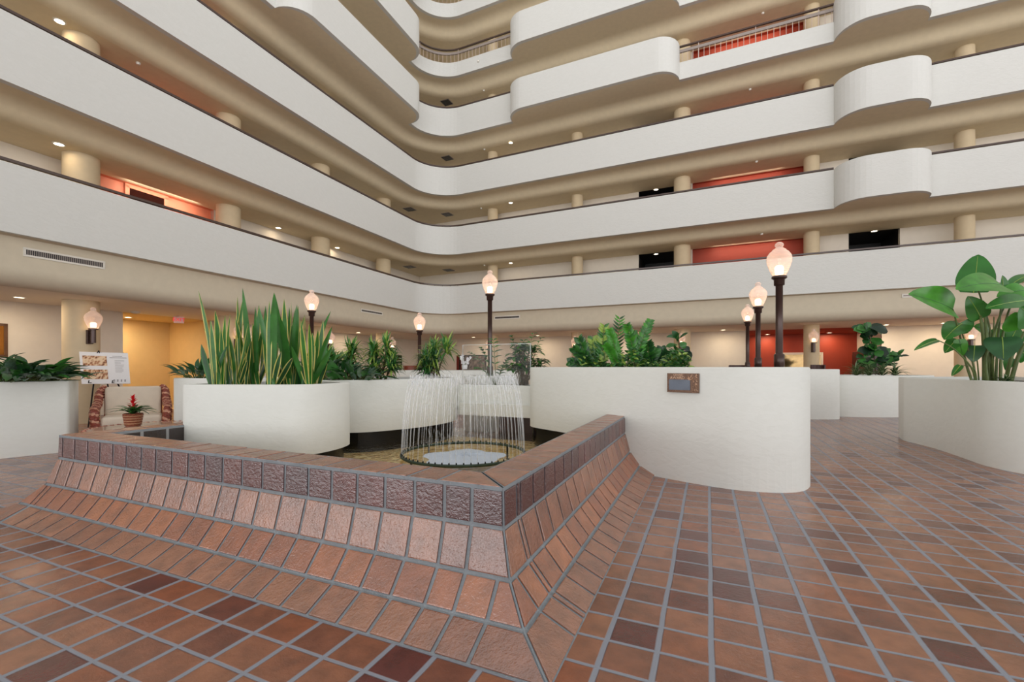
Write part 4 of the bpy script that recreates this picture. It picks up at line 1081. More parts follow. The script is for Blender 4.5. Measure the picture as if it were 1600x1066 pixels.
zz(943, 6.7, [(944,511),(952,522)], 'slender stem plant with a pale tip, left of the tallest one', 63, ('mid','lime'), 0.045, 0.12)
zz(966, 6.6, [(953,518),(947,540),(958,548)], 'bright green thick-leaved stem bending left, centre of the plaque planter', 64, ('bright','bright'), 0.06, 0.10)
zz(965, 7.0, [(968,499),(961,540)], 'tallest slender stem plant of the plaque planter', 65, ('bright','deep'), 0.032, 0.12)
zz(994, 6.6, [(980,510),(1015,504),(990,522),(1003,540)], 'bright plant with two stems forming a wide fork', 66, ('bright','mid'), 0.06, 0.10)
zz(1012, 6.8, [(1012,536),(1025,548),(998,550)], 'short paired-leaf plant right of the forked one', 67, ('deep','mid'))
zz(1030, 6.9, [(1033,545),(1042,550),(1020,556)], 'low paired-leaf plant left of the dark large-leaved plant', 68, ('deep','deep'))
random.seed(71)
m = MB(); st = MB()
for i in range(1900):
    px = rnd(908,1075); Y = 6.35 + rnd(0,0.9) - 0.0016*(px-908); hh = max(0.02, 0.33*rnd(0.0,1.0)*(0.62+0.38*math.sin((px-902)/11.0))*(0.75 if px < 930 else 1.0))
    c = P(px, 574, Y); c.z = 1.235 + hh; a = rnd(0,6.283); d = Vector((math.cos(a), math.sin(a), rnd(-.3,.7))).normalized()
    m.leaf(c, c + d*rnd(0.06,0.12), rnd(0.03,0.05), (rnd(-.5,.5),rnd(-.9,.2),1), bend=0.01, fold=0.2, prof=ovate, n=4, mi=random.choice((0,0,1,1,2)))
o = m.build('ground_cover', [G['deep'], G['mid'], G['lime']], smooth=True); tag(o, 'bed of small green leaves covering the soil of the plaque planter', 'plants', kind='stuff')
# fiddle leaf plants
def fiddle(px, Y, zs, leaves, label, seed, L_=0.30, W=0.19, stem=None):
    random.seed(seed); c = P(px, 580, Y); c.z = zs; m = MB(); st = MB()
    for pts in stem: st.tube([P(x,y,Y) for x,y in pts], 0.012, 6)
    for (x, y, tx, ty, w) in leaves:
        p0 = P(x,y,Y+rnd(-.12,.12)); p1 = P(tx,ty,Y+rnd(-.22,.12)); w_ = w/F*Y
        m.leaf(p0, p1, w_*1.15, facing(p0, (rnd(-.3,.3), -0.8, rnd(0.2,0.8))), bend=rnd(0.0,0.05), fold=rnd(0.05,0.3), prof=obov, n=8, mi=random.randrange(3), wave=0.02)
    return plant('fiddle_leaf_fig', label, 'plant', [('foliage', m, [G['dark'], G['deep'], G['mid']]), ('stem', st, [G['bark']])], c)
fiddle(1066, 6.9, 1.235, [(1060,534,1050,517,9),(1058,538,1064,517,10),(1060,535,1041,527,8),(1060,540,1040,542,7),(1064,545,1078,548,9),(1060,530,1075,520,5),(1062,535,1070,545,10),
        (1060,550,1045,556,11),(1066,552,1080,562,14),(1064,556,1050,570,12),(1068,560,1078,574,14),(1062,548,1072,558,12),(1058,560,1044,566,12),(1070,548,1078,555,9),(1062,565,1060,575,14)],
        'dark large-leaved plant at the right end of the plaque planter greenery', 81, stem=[[(1064,576),(1063,550),(1060,532)]])
fl_ = []
random.seed(82)
for cx_, cy_, n_, sx in ((1358,515,14,28),(1358,530,8,26),(1366,548,14,26),(1388,556,12,20),(1368,566,14,28),(1392,566,8,20),(1352,560,7,18)):
    for k in range(n_):
        a = rnd(0,6.283); fl_.append((cx_+rnd(-3,3), cy_+rnd(-3,3), cx_+sx*math.cos(a)*rnd(0.7,1.15), cy_-11*math.sin(a)*rnd(0.5,1.1), rnd(9,14)))
fl_ += [(1400,558,1413,546,5),(1398,560,1421,556,4)]
fiddle(1366, 12.3, 1.01, fl_, 'large-leaved fig tree in the pale planter before the red wall', 83, stem=[[(1368,586),(1366,560),(1357,515)],[(1372,586),(1380,565),(1392,556)]])
def spider(px, Y, zs, ln, label, n=46, seed=1):
    random.seed(seed); c = P(px, 580, Y); c.z = zs; m = MB()
    for i in range(n):
        a = rnd(0,6.283); el = rnd(0.15,1.3); d = Vector((math.cos(a)*math.cos(el), math.sin(a)*math.cos(el), math.sin(el))); L_ = ln*rnd(0.7,1.1)
        m.leaf(c, c + d*L_ + Vector((0,0,-0.15*L_)), 0.045, (0,0,1), bend=0.2*L_, fold=0.2, prof=lance, n=6, mi=0, edge=1, efrac=0.55)
    return plant('spider_plant', label, 'plant', [('foliage', m, [G['deep'], G['pale']])], c, 'striped grassy plants')
for k, (px, w) in enumerate([(1338,'left one'),(1358,'second from left'),(1378,'third from left'),(1398,'right one')]):
    spider(px, 11.95, 1.05, 0.52, 'striped grassy plant at the foot of the fig tree, ' + w, 44, 90+k)
spider(1572, 6.1, 1.05, 0.22, 'small striped plant at the foot of the giant-leaved plant', 30, 95)

# giant-leaved plant in the right planter, leaf by leaf
random.seed(100)
BY = 6.25
bw_ = lambda t: max(0.0, math.sin(math.pi*(0.06+0.94*t)**0.62))**0.62 if t < 1 else 0.0
bc = P(1548, 598, BY); bc.z = 1.05
GP = thing('giant_leaf_plant', 'tall plant with huge paddle-shaped leaves at the right edge', 'plant', bc)
GM = [G['banana'], G['bright'], G['mid'], G['deep']]
def bl(x, y, tx, ty, wpx, up, dy0=0.0, dy1=0.0, bend=0.04, fold=0.1, mi=0, wave=0.012):
    p0 = P(x,y,BY+dy0); p1 = P(tx,ty,BY+dy1); w_ = wpx/F*BY*1.12; m = MB(); up = facing(p0, up); d = (p1-p0)
    m.leaf(p0, p1, w_, up, bend=bend, fold=fold, prof=bw_, n=14, mi=0, wave=wave); lo = m.build('leaf', GM[mi], GP, smooth=True)
    nm = Vector(up) - d.normalized()*Vector(up).dot(d.normalized()); nm.normalize(); r = MB()
    r.tube([p0 + d*t + nm*(bend*4*t*(1-t)+0.003) for t in [i/8*0.95 for i in range(9)]], [0.006-0.0005*i for i in range(9)], 5); r.build('midrib', G['lime'] if mi != 1 else G['mid'], lo, smooth=True)
leaves = [
 (1489,484, 1419,460, 44, (0.15,-0.85,0.35), 0.0,-0.15, 0.04, 0.35, 1),
 (1521,458, 1528,398, 42, (0.1,-0.95,0.25), 0.30,0.45, 0.02, 0.15, 0),
 (1566,446, 1493,452, 44, (0.0,-0.93,0.38), -0.15,-0.30, 0.06, 0.10, 1),
 (1533,498, 1512,463, 27, (0.1,-0.9,0.4), 0.0,0.0, 0.02, 0.1, 2),
 (1606,470, 1540,482, 28, (0.0,-0.85,0.3), -0.2,-0.3, 0.03, 0.12, 2),
 (1606,455, 1557,464, 28, (-0.1,-0.85,0.3), -0.05,0.0, 0.05, 0.1, 1),
 (1503,506, 1475,531, 29, (-0.1,-0.95,0.2), 0.05,-0.1, 0.03, 0.1, 2),
 (1500,505, 1513,520, 26, (0.2,-0.95,0.2), 0.1,0.1, 0.02, 0.1, 0),
 (1466,532, 1428,548, 11, (0.1,-0.8,0.6), 0.0,-0.1, 0.03, 0.3, 2),
 (1495,530, 1476,552, 17, (0.0,-0.95,0.2), 0.05,0.0, 0.02, 0.1, 2),
 (1499,530, 1504,556, 15, (0.0,-0.95,0.2), -0.02,0.0, 0.02, 0.1, 1),
 (1523,540, 1521,566, 22, (0.0,-0.95,0.3), 0.0,-0.05, 0.02, 0.15, 3),
 (1566,527, 1568,563, 36, (0.05,-0.85,0.5), -0.25,-0.38, 0.03, 0.12, 3),
 (1546,516, 1521,510, 19, (0.0,-0.95,0.2), 0.2,0.2, 0.02, 0.1, 1),
 (1501,571, 1487,588, 9, (0.0,-0.9,0.3), 0.0,-0.05, 0.01, 0.2, 2),
 (1594,515, 1586,488, 34, (0.1,-0.9,0.4), -0.2,-0.2, 0.03, 0.1, 1),
 (1575,540, 1590,512, 26, (0.0,-0.9,0.2), 0.25,0.3, 0.02, 0.1, 2),
 (1556,530, 1558,512, 20, (0.0,-0.9,0.2), 0.3,0.3, 0.02, 0.1, 2),
 (1568,470, 1566,430, 16, (0.7,-0.7,0.1), 0.1,0.1, 0.0, 0.5, 0),
 (1590,447, 1562,445, 12, (0.0,-0.5,0.8), 0.4,0.4, 0.02, 0.1, 0),
 (1612,500, 1594,480, 40, (0.0,-0.9,0.4), -0.3,-0.35, 0.03, 0.1, 0),
 (1606,560, 1590,545, 24, (0.0,-0.9,0.4), 0.1,0.1, 0.03, 0.1, 0),
 (1580,560, 1572,580, 13, (0.0,-0.9,0.3), 0.15,0.1, 0.03, 0.1, 2),
 (1610,430, 1575,450, 24, (-0.2,-0.7,0.7), 0.3,0.3, 0.03, 0.1, 0)]
for lf in leaves: bl(*lf)
for (fx, pts, r) in [(1521,[(1510,570),(1500,525),(1489,484)],0.014),(1524,[(1518,575),(1490,545),(1466,532)],0.010),(1538,[(1537,540),(1533,500),(1531,492)],0.020),(1541,[(1542,540),(1540,505),(1536,470)],0.020),
      (1550,[(1550,540),(1560,500),(1570,478)],0.016),(1556,[(1558,550),(1562,500),(1566,462)],0.014),(1563,[(1565,540),(1572,500),(1585,462)],0.016),(1570,[(1580,560),(1592,535),(1606,510)],0.020),
      (1578,[(1590,560),(1600,540),(1612,520)],0.022),(1547,[(1548,560),(1545,530),(1546,516)],0.009),(1523,[(1522,575),(1512,545),(1500,512)],0.012),(1530,[(1528,575),(1525,550),(1523,540)],0.008),
      (1553,[(1552,570),(1556,545),(1565,533)],0.010),(1527,[(1524,580),(1514,572),(1501,571)],0.006),(1545,[(1546,560),(1552,520),(1553,495)],0.010),(1544,[(1540,560),(1548,520),(1524,440)],0.014)]:
    p0 = P(fx, 598, BY+rnd(-.15,.15)); p0.z = 1.05
    c = [p0] + [P(x,y,BY+rnd(-.05,.05)) for x,y in pts]; sm = []
    for i in range(len(c)-1):
        for j in range(4):
            t = j/4; a0, a1, a2, a3 = c[max(i-1,0)], c[i], c[i+1], c[min(i+2,len(c)-1)]
            sm.append(0.5*((2*a1) + (a2-a0)*t + (2*a0-5*a1+4*a2-a3)*t*t + (3*a1-a0-3*a2+a3)*t**3))
    sm.append(c[-1]); st = MB(); st.tube(sm, [r*1.25*(1-0.55*i/len(sm)) for i in range(len(sm))], 8); st.build('leaf_stalk', G['stem'], GP, smooth=True)

# ------------------------------------------------------------------ seating corner at left
tcx, tcy, tr_ = -5.22, 6.42, 0.66; tz = 0.45
tt = thing('coffee_table', 'round woven-edge coffee table with polished top behind the basin at left', 'table', (tcx,tcy,0))
wick = mat('woven_rattan', (140,66,50), 0.45, var=0.3, vscale=50); wick2 = mat('woven_rattan_light', (206,150,122), 0.45, var=0.2, vscale=40)
m = MB(); m.lathe([(0.0,tz-0.02),(tr_-0.03,tz-0.02),(tr_-0.01,tz-0.012),(tr_-0.01,tz),(0.0,tz)], (tcx,tcy,0), 48); m.build('table_top', mat('polished_top', (176,150,128), 0.12, var=0.12, vscale=3, spec=0.8), tt)
def braid(mb, path, r, turns, mi=(0,1), strands=3, n=6, steps=None):
    """plaited strands following a path"""
    path = [Vector(p) for p in path]; N = len(path)
    for s in range(strands):
        pts = []
        for i, p in enumerate(path):
            d = (path[min(i+1,N-1)]-path[max(i-1,0)]).normalized(); u = d.cross(Vector((0,0,1)))
            if u.length < 1e-3: u = d.cross(Vector((0,1,0)))
            u.normalize(); w = u.cross(d); a = 2*math.pi*(turns*i/(N-1) + s/strands); pts.append(p + (u*math.cos(a)+w*math.sin(a))*r*0.6)
        mb.tube(pts, r*0.55, n, mi=mi[s % len(mi)])
m = MB(); pth = [(tcx+tr_*math.cos(6.2832*k/180), tcy+tr_*math.sin(6.2832*k/180), tz-0.028) for k in range(181)]; braid(m, pth, 0.034, 44); m.build('woven_rim', [wick, wick2], tt, smooth=True)
m = MB(); m.lathe([(0.30,0.0),(0.26,0.1),(0.22,0.22),(0.30,tz-0.02)], (tcx,tcy,0), 28); m.build('pedestal', wick, tt, smooth=True)
# bromeliad in a woven pot
pp = P(208, 664, 6.5); pp.z = tz
t = thing('bromeliad', 'red flowering bromeliad in a woven basket pot on the coffee table', 'plant', pp)
m = MB(); m.lathe([(0.0,0.0),(0.085,0.0),(0.095,0.05),(0.112,0.17),(0.118,0.178),(0.11,0.182),(0.10,0.16),(0.0,0.155)], pp, 26)
for k in range(9):
    z = 0.02+0.018*k; r = 0.088+0.024*z/0.17
    pts = [pp + Vector((( r+0.004*math.sin(14*a+k*math.pi))*math.cos(a), (r+0.004*math.sin(14*a+k*math.pi))*math.sin(a), z)) for a in [6.2832*i/56 for i in range(57)]]
    m.tube(pts, 0.009, 5, mi=k % 2, cap=False)
m.build('basket_pot', [mat('basket', (142,78,54), 0.5, var=0.3, vscale=40), mat('basket_light', (188,138,104), 0.5, var=0.2)], t, smooth=True)
random.seed(14); m = MB(); f0 = pp + Vector((0,0,0.165))
for k in range(30):
    a = 6.2832*k/30*2.4+rnd(-.2,.2); el = rnd(0.15,0.95); L_ = rnd(0.24,0.36); d = Vector((math.cos(a)*math.cos(el), math.sin(a)*math.cos(el), math.sin(el)*0.8))
    m.leaf(f0, f0 + d*L_ + Vector((0,0,-0.05*L_/0.3)), 0.046, (0,0,1), bend=0.05, fold=0.35, prof=lambda q: (1-q**2.4)**0.8, n=8, mi=k % 2)
m.build('foliage', [G['deep'], G['mid']], t, smooth=True)
m = MB()
m.tube([f0, f0+Vector((0,0,0.20))], 0.012, 8)
for k in range(20):
    a = 2.4*k; z = 0.07+0.20*k/20; el = 0.15+0.9*k/20; d = Vector((math.cos(a)*math.cos(el), math.sin(a)*math.cos(el), math.sin(el))); b = f0+Vector((0,0,z*0.9))
    m.leaf(b, b+d*(0.13-0.06*k/20), 0.034, (0,0,1), bend=0.01, fold=0.3, prof=lance, n=5)
m.build('flower', G['red'], t, smooth=True)
# armchair of braided rattan with cream cushions, facing the camera
ch = Vector((-6.72, 7.95, 0)); fw = Vector((0.62,-0.785,0)).normalized(); rt = Vector((-fw.y, fw.x, 0)); 
cu = mat('cream_cushion', (222,206,186), 0.85, var=0.04, bump=0.1, bscale=120)
t = thing('armchair', 'braided rattan armchair with cream cushions behind the coffee table', 'armchair', ch)
def cpt_(x, y, z): return ch + rt*x + fw*y + Vector((0,0,z))
for sx in (-1,1):
    m = MB()
    key = [(sx*0.43,0.40,0.05),(sx*0.46,0.42,0.30),(sx*0.48,0.36,0.54),(sx*0.48,0.12,0.62),(sx*0.47,-0.12,0.68),(sx*0.45,-0.30,0.86),(sx*0.40,-0.38,0.92)]
    pth = []
    for i in range(len(key)-1):
        for j in range(12):
            s_ = j/12; a0,a1,a2,a3 = [Vector(key[max(0,min(len(key)-1,i+q))]) for q in (-1,0,1,2)]
            pth.append(cpt_(*(0.5*((2*a1)+(a2-a0)*s_+(2*a0-5*a1+4*a2-a3)*s_*s_+(3*a1-a0-3*a2+a3)*s_**3))))
    pth.append(cpt_(*key[-1])); braid(m, pth, 0.062, 13, mi=(0,1,0), n=7); m.build('braided_arm', [wick, wick2], t, smooth=True)
m = MB(); m.obox(cpt_(0,0.03,0.20), rt*0.42, fw*0.38, Vector((0,0,0.10))); m.build('seat_frame', wick, t, bevel=0.03)
m = MB(); m.obox(cpt_(0,-0.36,0.52), rt*0.41, (fw*0.04), Vector((0,0,0.38))-fw*0.05); m.build('back_frame', wick, t, bevel=0.02)
for sx in (-1,1):
    for sy in (-0.3,0.36):
        m = MB(); m.tube([cpt_(sx*0.37,sy,0.0), cpt_(sx*0.38,sy,0.14)], 0.03, 8); m.build('leg', wick, t)
def cushion(name, c, ax, ay, az):
    m = MB(); m.obox(c, ax, ay, az); o = m.build(name, cu, t, bevel=0.055, seg=4)
    for p in o.data.polygons: p.use_smooth = True
    return o
cushion('seat_cushion', cpt_(0,0.06,0.385), rt*0.40, fw*0.37, Vector((0,0,0.085)))
cushion('back_cushion', cpt_(0,-0.22,0.69), rt*0.39, fw*0.085+Vector((0,0,0.02)), Vector((0,0,0.255))-fw*0.06)
# poster board on an easel
EY = 9.6
def ep(px, py, dy=0.0): return P(px, py, EY+dy)
foot = P(138, 662, EY+0.15); t = thing('display_easel', 'black metal easel standing before the column at left', 'easel', (foot.x, foot.y, 0))
bk = mat('easel_metal', (38,34,32), 0.4, metal=0.4)
m = MB(); top = ep(158,551,0.42); f1 = Vector((foot.x,foot.y,0.0)); b1 = ep(146.5,598,0.12)
m.tube([f1, b1, top], 0.014, 8); m.build('leg', bk, t)
r1 = ep(183,598,0.12); dirr = (r1-top).normalized(); kk = (0-top.z)/dirr.z
m = MB(); m.tube([top, top+dirr*kk], 0.014, 8); m.build('leg', bk, t)
m = MB(); m.tube([top, Vector((top.x-0.05, top.y+0.42, 0.0))], 0.014, 8); m.build('leg', bk, t)
m = MB(); m.tube([b1, r1], 0.010, 8)
for q in (b1, r1): m.tube([q, q+Vector((0.0,-0.12,0.0)), q+Vector((0.03,-0.14,0.05))], 0.010, 6)
m.build('cross_bar', bk, t)
m = MB(); m.tube([top+Vector((-.03,-0.06,-.02)), top+Vector((0,-0.06,0.035)), top+Vector((.03,-0.06,-.02))], 0.014, 6); m.build('top_clip', bk, t)
c00, c10, c11, c01 = ep(127.5,600,0.06), ep(203.5,599.5,0.02), ep(199.5,552,0.33), ep(123.5,549.5,0.38)
nb = (c10-c00).cross(c01-c00).normalized(); nb = nb if nb.y < 0 else -nb
def bp_(u, v, k=0.0): return (c00*(1-u)+c10*u)*(1-v) + (c01*(1-u)+c11*u)*v + nb*k
bo = thing('poster_board', 'white poster board with two photos, leaning on the black easel', 'poster', c00.lerp(c10,0.5))
m = MB(); vs = [bp_(u,v,k) for k in (-0.008,0.0) for u,v in ((0,0),(1,0),(1,1),(0,1))]
m.add(vs, [(3,2,1,0),(4,5,6,7),(0,1,5,4),(1,2,6,5),(2,3,7,6),(3,0,4,7)]); m.build('panel', mat('poster_white', (226,224,224), 0.5, var=0.01), bo)
def photo_mat(name, c):
    m_, nt, bs, out = new_mat(name); tc = nt.nodes.new('ShaderNodeTexCoord'); n1 = nt.nodes.new('ShaderNodeTexVoronoi'); n1.inputs['Scale'].default_value = 16
    mp = nt.nodes.new('ShaderNodeMapping'); mp.inputs['Scale'].default_value = c; nt.links.new(tc.outputs['Object'], mp.inputs[0]); nt.links.new(mp.outputs[0], n1.inputs['Vector'])
    nt.links.new(ramp(nt, n1.outputs['Distance'], [(0.1,lin(70,36,26)),(0.4,lin(176,120,84)),(0.7,lin(222,194,160))]), bs.inputs['Base Color']); bs.inputs['Roughness'].default_value = 0.5; return m_
for v0, v1, u0, u1, pm in ((0.56,0.88,0.06,0.56,photo_mat('printed_photo_a',(1,1,1.2))), (0.14,0.44,0.06,0.56,photo_mat('printed_photo_b',(1.6,1.6,0.5)))):
    m = MB(); m.add([bp_(u0,v0,0.002),bp_(u1,v0,0.002),bp_(u1,v1,0.002),bp_(u0,v1,0.002)], [(0,1,2,3)]); m.build('photo', pm, bo)
m = MB(); random.seed(2)
for v, a, b_, h in [(0.87,0.68,0.88,0.016),(0.82,0.62,0.97,0.022)] + [(0.74-0.035*k,0.72,0.72+rnd(0.12,0.2),0.008) for k in range(12)]:
    m.add([bp_(a,v,0.002),bp_(b_,v,0.002),bp_(b_,v+h,0.002),bp_(a,v+h,0.002)], [(0,1,2,3)])
for k in range(4):
    a = 0.66+0.075*k; m.add([bp_(a,0.06,0.002),bp_(a+0.03,0.06,0.002),bp_(a+0.035,0.13,0.002),bp_(a+0.005,0.13,0.002)], [(0,1,2,3)])
m.build('printed_lines', mat('print_grey', (150,146,146), 0.6), bo)
# outlet on the wall, framed dark picture at the far left
q = on(L, ray_off(L,155.5,OFL), OFL); oz = H + (HZ-630)/F*q.y
t = thing('wall_outlet', 'small tan outlet plate on the wall left of the armchair', 'outlet', (q.x,q.y,oz))
d3 = Vector((L.d.x,L.d.y,0)); n3 = Vector((-L.n.x,-L.n.y,0))
m = MB(); m.obox(Vector((q.x,q.y,oz))+n3*0.006, d3*0.05, n3*0.006, Vector((0,0,0.06))); m.build('plate', mat('outlet_tan', (166,134,92), 0.5), t, bevel=0.004)
m = MB()
for s in (-1,1): m.obox(Vector((q.x,q.y,oz+0.025*s))+n3*0.013, d3*0.016, n3*0.002, Vector((0,0,0.014)))
m.build('sockets', M['vent_dark'], t)
s1 = ray_off(L,11.5,OFL); s0 = s1-1.0; q = on(L,(s0+s1)/2,OFL); z0, z1 = H+(HZ-556)/F*q.y, H+(HZ-505)/F*q.y
t = thing('wall_mirror', 'brown framed mirror cut off by the left edge of the photo', 'mirror', (q.x,q.y,z0)); cc = Vector((q.x,q.y,(z0+z1)/2))
m = MB(); w = 0.5
for a, b_, c in ((0,(z1-z0)/2,0),(0,-(z1-z0)/2,0)): m.obox(cc+n3*0.015+Vector((0,0,b_)), d3*w, n3*0.015, Vector((0,0,0.03)))
for s in (-1,1): m.obox(cc+n3*0.015+d3*s*(w-0.03), d3*0.03, n3*0.015, Vector((0,0,(z1-z0)/2)))
m.build('frame', mat('mirror_frame', (96,62,34), 0.4, var=0.2), t)
m = MB(); m.obox(cc+n3*0.008, d3*(w-0.05), n3*0.004, Vector((0,0,(z1-z0)/2-0.02))); m.build('glass', mat('mirror_glass', (150,104,50), 0.1, metal=0.8, var=0.3, vscale=2), t)

wo0, wo1 = ray_off(L,197,OFFW+0.15), ray_off(L,258,OFFW+0.15); q = on(L,(wo0+wo1)/2,OFFW+0.15)
zt_w = H + (HZ-290)/F*on(L,wo0,OFFW+0.15).y; zb_w = ZB1+0.2
m = MB(); w = (wo1-wo0)/2; d3 = Vector((L.d.x,L.d.y,0)); n3 = Vector((-L.n.x,-L.n.y,0)); cc = Vector((q.x,q.y,(zt_w+zb_w)/2)); h = (zt_w-zb_w)/2
m.obox(cc+n3*0.015, d3*w, n3*0.015, Vector((0,0,h)), 0)  # flat dark panel painted as the shaded inside of the framed opening
m.obox(cc+n3*0.03+Vector((0,0,h)), d3*(w+0.05), n3*0.03, Vector((0,0,0.05)), 1)
for s_ in (-1,1): m.obox(cc+n3*0.03+d3*s_*w, d3*0.05, n3*0.03, Vector((0,0,h)), 1)
struct(m.build('window_1', [mat('dark_opening_panel', (40,15,10), 0.9, spec=0.05), M['red_lit']]))

# ------------------------------------------------------------------ far side of the lobby
def wall_thing(S, off, px0, px1, yt, yb, name, label, cat, fr_m, in_m, fw_=0.05, dep=0.04, bars=0):
    s0, s1 = ray_off(S,px0,off), ray_off(S,px1,off); q = on(S,(s0+s1)/2,off); z0, z1 = H+(HZ-yb)/F*q.y, H+(HZ-yt)/F*q.y
    t = thing(name, label, cat, (q.x,q.y,z0)); d = Vector((S.d.x,S.d.y,0)); n = Vector((-S.n.x,-S.n.y,0)); c = Vector((q.x,q.y,(z0+z1)/2)); w = (s1-s0)/2; h = (z1-z0)/2
    m = MB()
    for s in (-1,1): m.obox(c+n*dep/2+Vector((0,0,s*(h-fw_/2))), d*w, n*dep/2, Vector((0,0,fw_/2))); m.obox(c+n*dep/2+d*s*(w-fw_/2), d*fw_/2, n*dep/2, Vector((0,0,h)))
    m.build('frame', fr_m, t); m = MB(); m.obox(c+n*0.008, d*(w-fw_*0.8), n*0.006, Vector((0,0,h-fw_*0.8))); m.build('panel', in_m, t)
    if bars:
        m = MB()
        for k in range(1,bars): m.obox(c+n*0.02+Vector((0,0,-h+2*h*k/bars)), d*(w-fw_), n*0.006, Vector((0,0,0.03)))
        m.build('slats', M['white_metal'], t)
    return t
wf = mat('white_frame', (226,214,196), 0.5, var=0.02); dkp = mat('dark_glossy', (38,44,36), 0.15, var=0.7, vscale=5)
wall_thing(R, NDEP, 1211, 1286, 551, 590, 'wall_mirror', 'white framed wide mirror on the red wall behind the column', 'mirror', wf, mat('mirror_reflection', (150,124,84), 0.06, metal=0.9, var=0.5, vscale=1.3), 0.10)
wall_thing(L, OFL, 613, 627, 555, 578, 'framed_notice', 'black panel with white slats on the left wing wall, right of the narrow dracaena', 'picture', M['black'], M['black'], 0.03, bars=5)
mos = mat('mosaic_stone', (112,98,88), 0.4, var=0.75, vscale=7)
wall_thing(R, OFR, 718, 760, 555, 590, 'mosaic_panel', 'stone mosaic panel with a dark frame left of the tall fountain lamp', 'wall panel', M['black'], mos, 0.04)
wall_thing(R, OFR, 714, 721, 555, 590, 'wall_shutter', 'narrow red-brown panel beside the stone mosaic', 'wall panel', mat('red_brown', (120,44,28), 0.4), mat('red_brown_in', (108,36,24), 0.4), 0.03)
q = on(R, lob1-0.24, 4.75); z1 = 1.95
t = thing('dark_cabinet', 'dark wooden cabinet behind the fig tree, right of the red wall', 'cabinet', (q.x,q.y,0)); d = Vector((R.d.x,R.d.y,0)); n = Vector((R.n.x,R.n.y,0)); dw = mat('dark_wood', (46,24,18), 0.35, var=0.3)
m = MB(); m.obox(Vector((q.x,q.y,z1/2)), d*0.20, n*0.95, Vector((0,0,z1/2))); m.build('body', dw, t, bevel=0.01)
for s_ in (-1,1):
    m = MB(); m.obox(Vector((q.x,q.y,z1/2))-d*0.21+n*0.47*s_, d*0.012, n*0.44, Vector((0,0,z1/2-0.08))); m.build('door', dw, t, bevel=0.006)
# tan header above the cabinet
# seats peeping over the planters
def armtop(px, Y, pw, ytop, name, label, mt):
    c = P(px, ytop, Y); w = pw/F*Y/2; zt = c.z
    t = thing(name, label, 'chair', (c.x,c.y,0)); n = 18
    m = MB(); vs = []; 
    for k in range(n+1):
        a = math.pi*k/n
        for r, z in ((1.0,0.42),(1.0,zt-0.03),(0.97,zt),(0.88,zt),(0.85,zt-0.03),(0.85,0.42)): vs.append((c.x + w*r*math.cos(a), c.y + w*r*math.sin(a), z))
    m.add(vs, [(k*6+j,k*6+(j+1)%6,(k+1)*6+(j+1)%6,(k+1)*6+j) for k in range(n) for j in range(6)]+[tuple(range(6)),tuple(n*6+j for j in range(5,-1,-1))]); m.build('backrest', mt, t, smooth=False)
    m = MB(); m.lathe([(0.0,0.32),(w*0.95,0.32),(w*0.97,0.36),(w*0.95,0.46),(0.0,0.47)], (c.x,c.y,0), 24); m.build('seat', mt, t)
    for sx in (-1,1):
        for sy in (-1,1):
            m = MB(); m.tube([(c.x+sx*w*0.6,c.y+sy*w*0.6,0),(c.x+sx*w*0.6,c.y+sy*w*0.6,0.34)], 0.025, 8); m.build('leg', dw, t)
lea = mat('brown_leather', (132,62,38), 0.4, var=0.15); dlea = mat('dark_leather', (70,40,36), 0.4, var=0.15)
armtop(643, 18.2, 26, 571.5, 'tub_chair', 'brown leather tub chair behind the far planter, left of the small lamp post', lea)
armtop(1154, 16.6, 28, 570.5, 'tub_chair', 'dark tub chair peeping over the plaque planter left of the lamp posts', dlea)
armtop(1279, 14.6, 22, 570.0, 'tub_chair', 'dark tub chair before the white framed mirror', dlea)
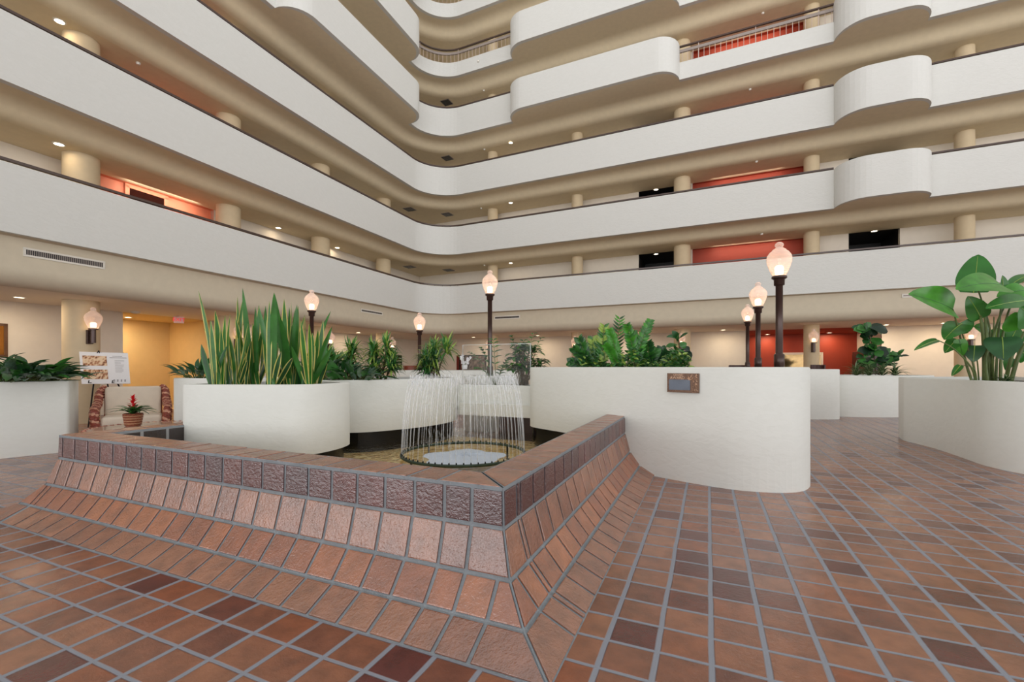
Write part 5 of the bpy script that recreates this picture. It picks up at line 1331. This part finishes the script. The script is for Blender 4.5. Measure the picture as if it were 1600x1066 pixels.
# clear glass ornament and glass screen
def glassmat(name, fac, tint=(1,1,1,1)):
    m_, nt, bs, out = new_mat(name); tr = nt.nodes.new('ShaderNodeBsdfTransparent'); tr.inputs[0].default_value = tint; bs.inputs['Base Color'].default_value = (0.85,0.88,0.88,1); bs.inputs['Roughness'].default_value = 0.03
    lw = nt.nodes.new('ShaderNodeLayerWeight'); lw.inputs[0].default_value = 0.3; mx = nt.nodes.new('ShaderNodeMixShader')
    nt.links.new(mth(nt,'ADD',fac,mth(nt,'MULTIPLY',lw.outputs['Fresnel'],0.1)), mx.inputs[0]); nt.links.new(tr.outputs[0], mx.inputs[1]); nt.links.new(bs.outputs[0], mx.inputs[2]); nt.links.new(mx.outputs[0], out.inputs[0]); return m_
gm = glassmat('clear_panel', 0.04); gm2 = glassmat('glass_edge', 0.45)
def g_panel(p0, p1, z0, z1, label):
    p0 = Vector(p0); p1 = Vector(p1); c = (p0+p1)/2; t = thing('glass_panel', label, 'glass screen', (c.x,c.y,z0), 'clear glass screens'); d = (p1-p0); w = d.length/2; d.normalize(); d = Vector((d.x,d.y,0)); n = Vector((-d.y,d.x,0)); C3 = Vector((c.x,c.y,(z0+z1)/2)); h = (z1-z0)/2
    m = MB(); m.obox(C3, d*w, n*0.006, Vector((0,0,h))); m.build('pane', gm, t)
    m = MB()
    for s in (-1,1): m.obox(C3+d*s*w, d*0.005, n*0.007, Vector((0,0,h)))
    m.obox(C3+Vector((0,0,h)), d*w, n*0.007, Vector((0,0,0.005))); m.build('polished_edge', gm2, t)
gy = 8.05
gz1 = H+(HZ-538)/F*gy
pa, pb_, pc_ = P(723,0,8.35), P(766,0,8.15), P(829,0,7.8)
g_panel((pa.x,pa.y), (pb_.x,pb_.y), 0.985, gz1, 'clear glass screen left of the fountain lamp post')
g_panel((pb_.x+0.01,pb_.y), (pc_.x,pc_.y), 0.985, gz1, 'clear glass screen before the umbrella-leaved shrub')
def orn(px, Y, yb, yt, label, seed):
    random.seed(seed); b = P(px,yb,Y); tp = P(px,yt,Y); h = tp.z-b.z; t = thing('white_orchid', label, 'flowers', b)
    m = MB(); m.lathe([(0.0,0.0),(0.07,0.0),(0.085,0.10),(0.075,0.12),(0.0,0.11)], b, 16); m.build('vase', mat('white_vase', (222,222,222), 0.2), t, smooth=True)
    m = MB(); fm_ = MB()
    for k in range(5):
        e = b + Vector((rnd(-.14,.14), rnd(-.1,.1), h*rnd(0.65,1.0))); m.tube([b+Vector((0,0,0.1)), b.lerp(e,0.6)+Vector((0,0,0.06)), e], 0.005, 5)
        for i in range(5):
            q = b.lerp(e, 0.45+0.13*i)+Vector((rnd(-.03,.03),rnd(-.03,.03),0.03))
            for j in range(5):
                a = 6.283*j/5; dd = Vector((math.cos(a), -0.3, math.sin(a))); fm_.leaf(q, q+dd*0.045, 0.04, (0,-1,0.2), bend=0.005, fold=0.2, prof=ovate, n=4)
    m.build('stems', G['stem'], t); fm_.build('petals', mat('white_petal', (232,230,232), 0.5), t, smooth=True)
orn(726, 12.6, 577, 553, 'white flowers in a vase on the far planter, left of the fountain lamp post', 8)
vz = P(1123, 573, 9.2)
